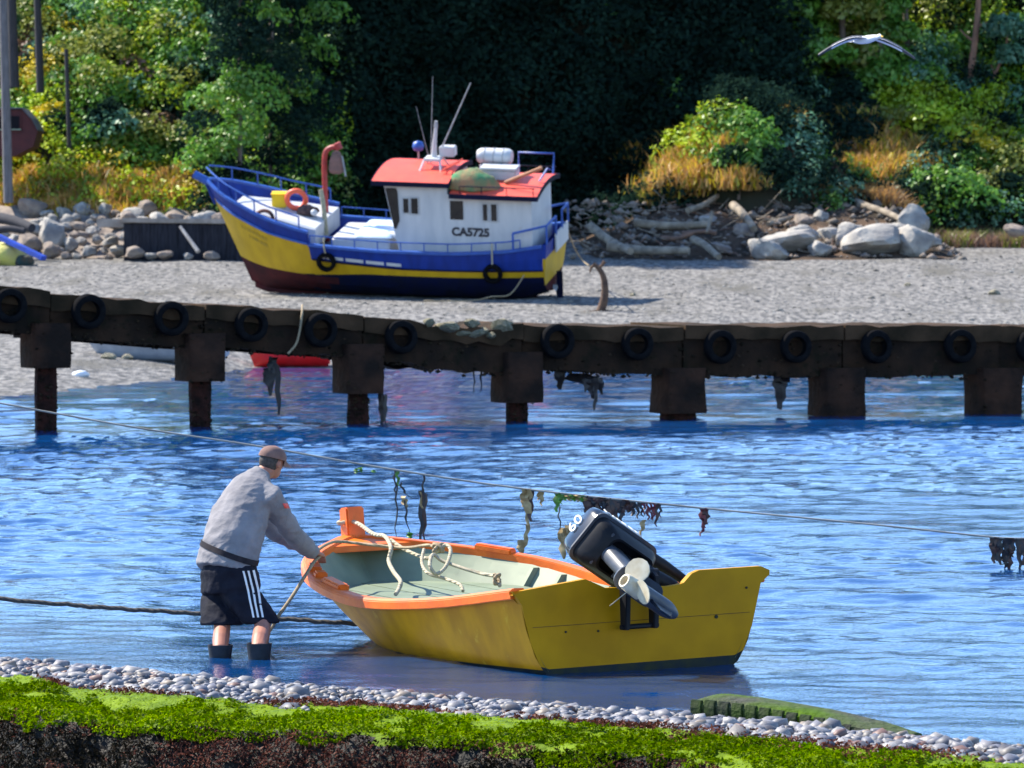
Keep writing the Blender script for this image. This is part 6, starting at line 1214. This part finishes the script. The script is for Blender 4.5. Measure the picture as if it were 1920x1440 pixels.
for k in range(7600):
    x = rng.uniform(-38, 38); y = rng.uniform(172, 200)
    h = float(hill_z(np.array(x), np.array(y))); g0 = gz(x, y)
    if h - g0 < 0.25: continue
    pts_s.append((x, y, h))
qx, qy = proj(pts_s)
occ = {}
for (x, y, h), a, b in zip(pts_s, qx, qy):
    if not (-1000 < a < 2900 and -120 < b < 430): continue
    if not (-150 < a < 2070) and rng.random() < 0.45: continue
    cell = (int(x/0.62), int(h/0.62), int(y/1.4))
    if cell in occ: continue
    occ[cell] = 1; sp_ = species(a, b, x); rad = rng.uniform(0.55, 1.15)
    if sp_ == ORA or sp_ == BRN: rad *= 0.7
    rz = rad*rng.uniform(0.7, 1.15)
    if sp_ == ORA:
        n = 850; P = np.stack([x + rng.normal(0, rad*0.75, n), y + rng.normal(0, rad*0.5, n) - 0.7, np.full(n, h - 0.25)], 1); P[:, 2] += rng.uniform(0, 0.75, n)*(1 - 0.5*np.abs(P[:, 0] - x)/(rad + 0.01)*0.6)
        q1, q2 = int(n*0.62), int(n*0.84)
        for lo_, hi_, s3 in ((0, q1, ORA), (q1, q2, GOR), (q2, n, OLI)): parts.append((*blades(P[lo_:hi_], np.full(hi_ - lo_, 0.42), 0.028, 0.5), s3))
        continue
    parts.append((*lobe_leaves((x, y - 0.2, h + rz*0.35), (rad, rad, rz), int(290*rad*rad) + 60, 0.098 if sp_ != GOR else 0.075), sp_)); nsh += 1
for k in range(900):          # the steep cliff face
    x = rng.uniform(-10, 14); v = rng.uniform(0, 4.4); y = 179 + v; h = float(hill_z(np.array(x), np.array(y)))
    if h - gz(x, y) < 0.3: continue
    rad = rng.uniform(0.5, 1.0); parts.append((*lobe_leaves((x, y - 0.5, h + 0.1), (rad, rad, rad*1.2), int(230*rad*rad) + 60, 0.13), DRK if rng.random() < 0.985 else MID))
# low dry grass along the foot of the left bank, and on the right bluff
for (x0, x1, ylo, yhi, n, sp_) in ((-60, 380, 345, 392, 9000, ORA), (-60, 380, 340, 390, 3500, YGR), (160, 380, 350, 392, 1800, GOR), (1200, 1400, 330, 400, 4200, OLI), (1210, 1400, 320, 395, 4200, ORA), (1480, 1700, 340, 400, 3500, BRN), (1540, 1720, 250, 330, 3600, ORA), (1740, 1960, 400, 436, 2600, BRN), (1740, 1960, 395, 425, 1800, OLI)):
    a = rng.uniform(x0, x1, n); b = rng.uniform(ylo, yhi, n); Y = 176.0 - (b - ylo)/(yhi - ylo)*3.5; cl = vnoise(a*0.03, b*0.05, 81); keep = cl > -0.18
    if x0 > 1730: Y = Y - 1.6
    P = np.array([at(p_, q_, float(w_))[:] for p_, q_, w_ in zip(a[keep], b[keep], Y[keep])]); hz_ = hill_z(P[:, 0], P[:, 1]); P[:, 2] = np.minimum(P[:, 2], hz_ + 0.5) if x0 < 1000 else np.maximum(hz_, beach_z(P[:, 0], P[:, 1]) + np.interp(P[:, 1], [163, 164.6, 168, 172, 178], [0, 0.12, 0.85, 1.5, 2.0])*smoothstep(bx1 - 0.5, bx1 - 2.5, P[:, 0])) - 0.05
    parts.append((*blades(P, np.full(len(P), 0.55), 0.026, 0.45), sp_))
V, Fq, mi = merge(parts)
tag(link('hillside_scrub', np_mesh('hillside_scrub', V, Fq, LM, mi)), 'dense mixed scrub and dry grass covering the hillside', 'scrub', kind='stuff')
# single bushes and trees that stand out
M_bark = mat('reddish_bark', (0.30, 0.15, 0.10), (0.18, 0.10, 0.07), scale=4, rough=0.9, stretch=(3, 3, 0.5)); M_barkd = mat('grey_bark', (0.16, 0.12, 0.10), (0.09, 0.07, 0.06), scale=4, rough=0.9, stretch=(3, 3, 0.5))
def hy(px_, Y): x = at(px_, 300, Y).x; return x, float(hill_z(np.array(x), np.array(float(Y))))
def hill_at(px_, py_, lo=168.0, hi=215.0):
    Y = np.arange(lo, hi, 0.15); P = np.array([at(px_, py_, float(q))[:] for q in Y]); hit = np.where(P[:, 2] <= hill_z(P[:, 0], P[:, 1]))[0]
    return Vector(P[hit[0]]) if len(hit) else None
def bush(px_, py_, wpx, hpx, Y, sp_, label, sp2=None, n=1500):
    f_ = hill_at(px_, py_ + hpx*0.42)
    if f_ is not None: Y = f_.y - 0.35
    c = at(px_, py_, Y); rx = wpx/FPX*Y/2; rz = hpx/FPX*Y/2; base = Vector((c.x, c.y, c.z - rz)); r_ = thing('bush', label, 'bush', base); ps = []
    for k in range(7):
        o_ = (rng.normal(0, 0.42)*rx, rng.normal(0, 0.4)*rx, rz*(0.75 + rng.uniform(-0.35, 0.55))); ps.append((*lobe_leaves(o_, (rx*0.55, rx*0.55, rz*0.6), n//7, 0.115), 0 if sp2 is None or k % 3 else 1))
    V, Fq, mi = merge(ps); link('crown', np_mesh('crown', V, Fq, [LM[sp_], LM[sp2 if sp2 is not None else sp_]], mi), r_)
    MB().tube([(0, 0, -0.3), (0.03, 0, rz*0.5), (0.1, 0.05, rz*1.2)], [0.07, 0.05, 0.02], 6).build('stem', M_barkd, r_); return r_
bush(1385, 312, 90, 95, 174.3, MID, 'round green bush on top of the bluff above the driftwood', DRK)
bush(1700, 225, 150, 80, 177.2, YGR, 'large bright yellow-green bush in the upper right scrub', OLI, 2600)
bush(1800, 265, 120, 70, 176.2, YGR, 'yellow-green bush just right of the largest bright one', GOR, 1900)
bush(1745, 355, 180, 120, 174.0, DRK, 'broad dark shaded bush right of the rock pile', MID, 2600)
bush(1860, 360, 110, 90, 174.4, DRK, 'dark bush near the right edge behind the beach', OLI, 1500)
bush(1730, 150, 110, 70, 179.5, BLU, 'blue-green bush below the flying gull', MID, 1500)
bush(345, 290, 110, 70, 175.2, MID, 'dense green bush left of the bow rail, low on the slope', DRK, 1500)
bush(225, 152, 80, 34, 178.4, YGR, 'small vivid green bush in the middle of left slope', MID, 900)
bush(180, 230, 120, 110, 175.6, DRK, 'dark round bush right of the thin fence post', BLU, 1900)
bush(45, 300, 80, 36, 174.0, GOR, 'low yellow gorse bush growing against the foot of the red hut', OLI, 700)
bush(80, 215, 90, 70, 175.0, GOR, 'yellow flowering gorse bush right of the red hut', YGR, 1500)
def tree(trunk_px, Y, rpx, m, lobes, sp_, label, n=900, branches=()):
    f_ = hill_at(*trunk_px[0])
    if f_ is not None: Y = f_.y + 0.1
    P = [at(x, y, Y) for x, y in trunk_px]; b = P[0]; r_ = thing('tree', label, 'tree', b); rr = rpx/FPX*Y/2
    L_ = [q - b for q in spline(P, 4)]; MB().tube(L_, np.linspace(rr*1.2, rr*0.6, len(L_)), 9).build('trunk', m, r_, smooth=50)
    for br in branches: MB().tube([at(x, y, Y) - b for x, y in br], np.linspace(rr*0.45, rr*0.15, len(br)), 6).build('limb', m, r_, smooth=50)
    ps = []
    for (x, y, w, h) in lobes:
        c = at(x, y, Y + rng.uniform(-1, 1.5)) - b; ps.append((*lobe_leaves(c, (w/FPX*Y/2, w/FPX*Y/2, h/FPX*Y/2), int(n*w*h/8000) + 60, 0.13), 0))
    V, Fq, mi = merge(ps); link('crown', np_mesh('crown', V, Fq, [LM[sp_]], mi), r_); return r_
tree([(1812, 190), (1822, 120), (1832, 40), (1838, -60), (1845, -160)], 178.5, 13, M_bark, [(1850, -40, 120, 70), (1880, -110, 200, 100), (1800, -120, 160, 90)], MID, 'tree with bare reddish trunk at the upper right', branches=([(1828, 52), (1850, 42), (1885, 22)], [(1822, 75), (1808, 64), (1800, 55)]))
tree([(1702, 140), (1700, 70), (1697, 0), (1695, -120)], 181, 12, M_barkd, [(1690, -80, 160, 90), (1740, -130, 180, 90)], DRK, 'tree with grey trunk behind the right wing of the gull')
tree([(1852, 195), (1866, 140), (1885, 95), (1890, 40)], 180, 6, M_bark, [(1885, 60, 70, 60), (1900, 110, 60, 50)], BLU, 'slender crooked sapling right of the reddish trunk', branches=([(1866, 140), (1860, 125), (1855, 118)],))
tree([(1760, 60), (1757, 0), (1755, -100)], 183, 10, M_barkd, [(1760, -60, 150, 90)], DRK, 'thin grey trunk between the two taller trees at upper right')
for k, (tx, Y, hpx, lab) in enumerate([(1500, 182, 250, 'leafy tree whose sunlit left edge borders the dark gully'), (1580, 183, 280, 'leafy green tree left of the flying gull'), (1650, 184.5, 220, 'leafy tree directly behind the gull')]):
    tree([(tx + 10, 200), (tx, 60), (tx - 5, -150)], Y, 14, M_barkd, [(tx + rng.uniform(-50, 50), 150 - j*42, 110, 70) for j in range(8)], MID if k != 1 else OLI, lab, 1100)
# trees added mostly above the view so their shade keeps the gully dark
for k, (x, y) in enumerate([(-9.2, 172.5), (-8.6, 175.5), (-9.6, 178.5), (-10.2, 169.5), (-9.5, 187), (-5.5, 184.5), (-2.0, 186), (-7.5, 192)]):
    h = float(hill_z(np.array(float(x)), np.array(float(y)))); nose = k < 4; r_ = thing('tree', 'tall tree on the left slope, crown raised out of view to shade the gully' if nose else 'unseen tall tree added on the cliff top to shade the gully', 'tree', (x, y, h), group='trees rising from the left slope' if nose else 'added shade trees on the cliff top'); ps = []; lift = max(13.2 - h, 0) if nose else 0
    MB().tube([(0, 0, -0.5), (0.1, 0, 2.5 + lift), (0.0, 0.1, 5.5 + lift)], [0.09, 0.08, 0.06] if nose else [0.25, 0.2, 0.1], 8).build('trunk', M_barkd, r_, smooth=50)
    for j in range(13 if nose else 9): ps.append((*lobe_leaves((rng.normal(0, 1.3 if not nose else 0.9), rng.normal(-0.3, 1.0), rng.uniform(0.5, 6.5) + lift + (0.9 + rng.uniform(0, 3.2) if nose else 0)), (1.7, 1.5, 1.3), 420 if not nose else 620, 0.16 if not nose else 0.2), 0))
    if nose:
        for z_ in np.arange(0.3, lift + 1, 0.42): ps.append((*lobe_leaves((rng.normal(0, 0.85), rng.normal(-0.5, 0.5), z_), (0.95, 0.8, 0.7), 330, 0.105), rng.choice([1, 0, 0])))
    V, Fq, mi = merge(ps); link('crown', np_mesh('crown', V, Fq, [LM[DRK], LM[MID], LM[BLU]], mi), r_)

# ------------------------------------------------------------------ gull
M_gw = mat('gull_white', (0.80, 0.80, 0.82), (0.72, 0.72, 0.76), scale=8, rough=0.7); M_gg = mat('gull_dark_grey', (0.05, 0.05, 0.06), (0.03, 0.03, 0.035), scale=8, rough=0.7); M_gy = mat('gull_bill_yellow', (0.75, 0.45, 0.02), (0.7, 0.4, 0.02), scale=8, rough=0.5)
YG = 57.0; gc = at(1628, 72, YG); gull = thing('gull', 'white and grey gull gliding with spread wings before the trees', 'gull', gc)
def gp(px_, py_, dy=0.0): return at(px_, py_, YG + dy) - gc
mb = MB(); mb.tube([gp(1600, 78, 0.16), gp(1613, 77, 0.09), gp(1627, 74, 0.0), gp(1639, 71, -0.10), gp(1646, 69, -0.16)], [0.016, 0.042, 0.055, 0.042, 0.028], 12); mb.tube([gp(1645, 69, -0.15), gp(1649, 68, -0.20), gp(1652, 68, -0.24)], [0.026, 0.034, 0.016], 10)
blob('body', mb, M_gw, gull, 0.012, 3)
MB().tube([gp(1652, 68, -0.23), gp(1656, 69, -0.29)], [0.014, 0.004], 6).build('bill', M_gy, gull, smooth=50)
MB().loft([[gp(1600 - o_ + q*w_, 78, dy) for q in (-1, 1)] + [gp(1600 - o_ + q*w_, 79, dy) for q in (1, -1)] for w_, dy, o_ in ((3, 0.13, 0), (8, 0.26, 8))]).build('tail', M_gw, gull)
for side, pts in ((-1, [(1622, 70, 6, 0.10), (1598, 70, 9, 0.105), (1574, 79, 8, 0.09), (1552, 91, 7, 0.07), (1534, 103, 4, 0.025)]), (1, [(1636, 70, 6, 0.10), (1656, 74, 10, 0.105), (1678, 84, 9, 0.09), (1698, 96, 7, 0.07), (1716, 109, 4, 0.025)])):
    G = []; G2 = []
    for k, (x, y, hh, ch) in enumerate(spline([Vector((p[0], p[1], p[2])) for p in pts], 3) and [(v.x, v.y, v.z, float(np.interp(k_, np.linspace(0, 12, 5), [p[3] for p in pts]))) for k_, v in enumerate(spline([Vector((p[0], p[1], p[2])) for p in pts], 3))]):
        f = gp(x, y, -ch); m_ = gp(x, y - 1.5, -ch*0.3); b = gp(x, y + hh*0.75, ch*1.3); u = Vector((0, 0, 0.004))
        G.append([f, m_ + u, b + u, b, m_ - u*2])
    MB().loft(G[:9]).build('wing', M_gg if False else M_gw, gull, smooth=50); MB().loft(G[8:]).build('wing_tip', M_gg, gull, smooth=50)
    MB().loft([[v + Vector((0, 0, 0.007)) for v in (g_[0].lerp(g_[1], 0.3), g_[1], g_[2])] + [g_[2] + Vector((0, 0, 0.002)), g_[0].lerp(g_[1], 0.3) + Vector((0, 0, 0.002))] for g_ in G[1:9]]).build('wing_coverts', M_gg, gull, smooth=50)
bpy.data.scenes.remove(TMP)
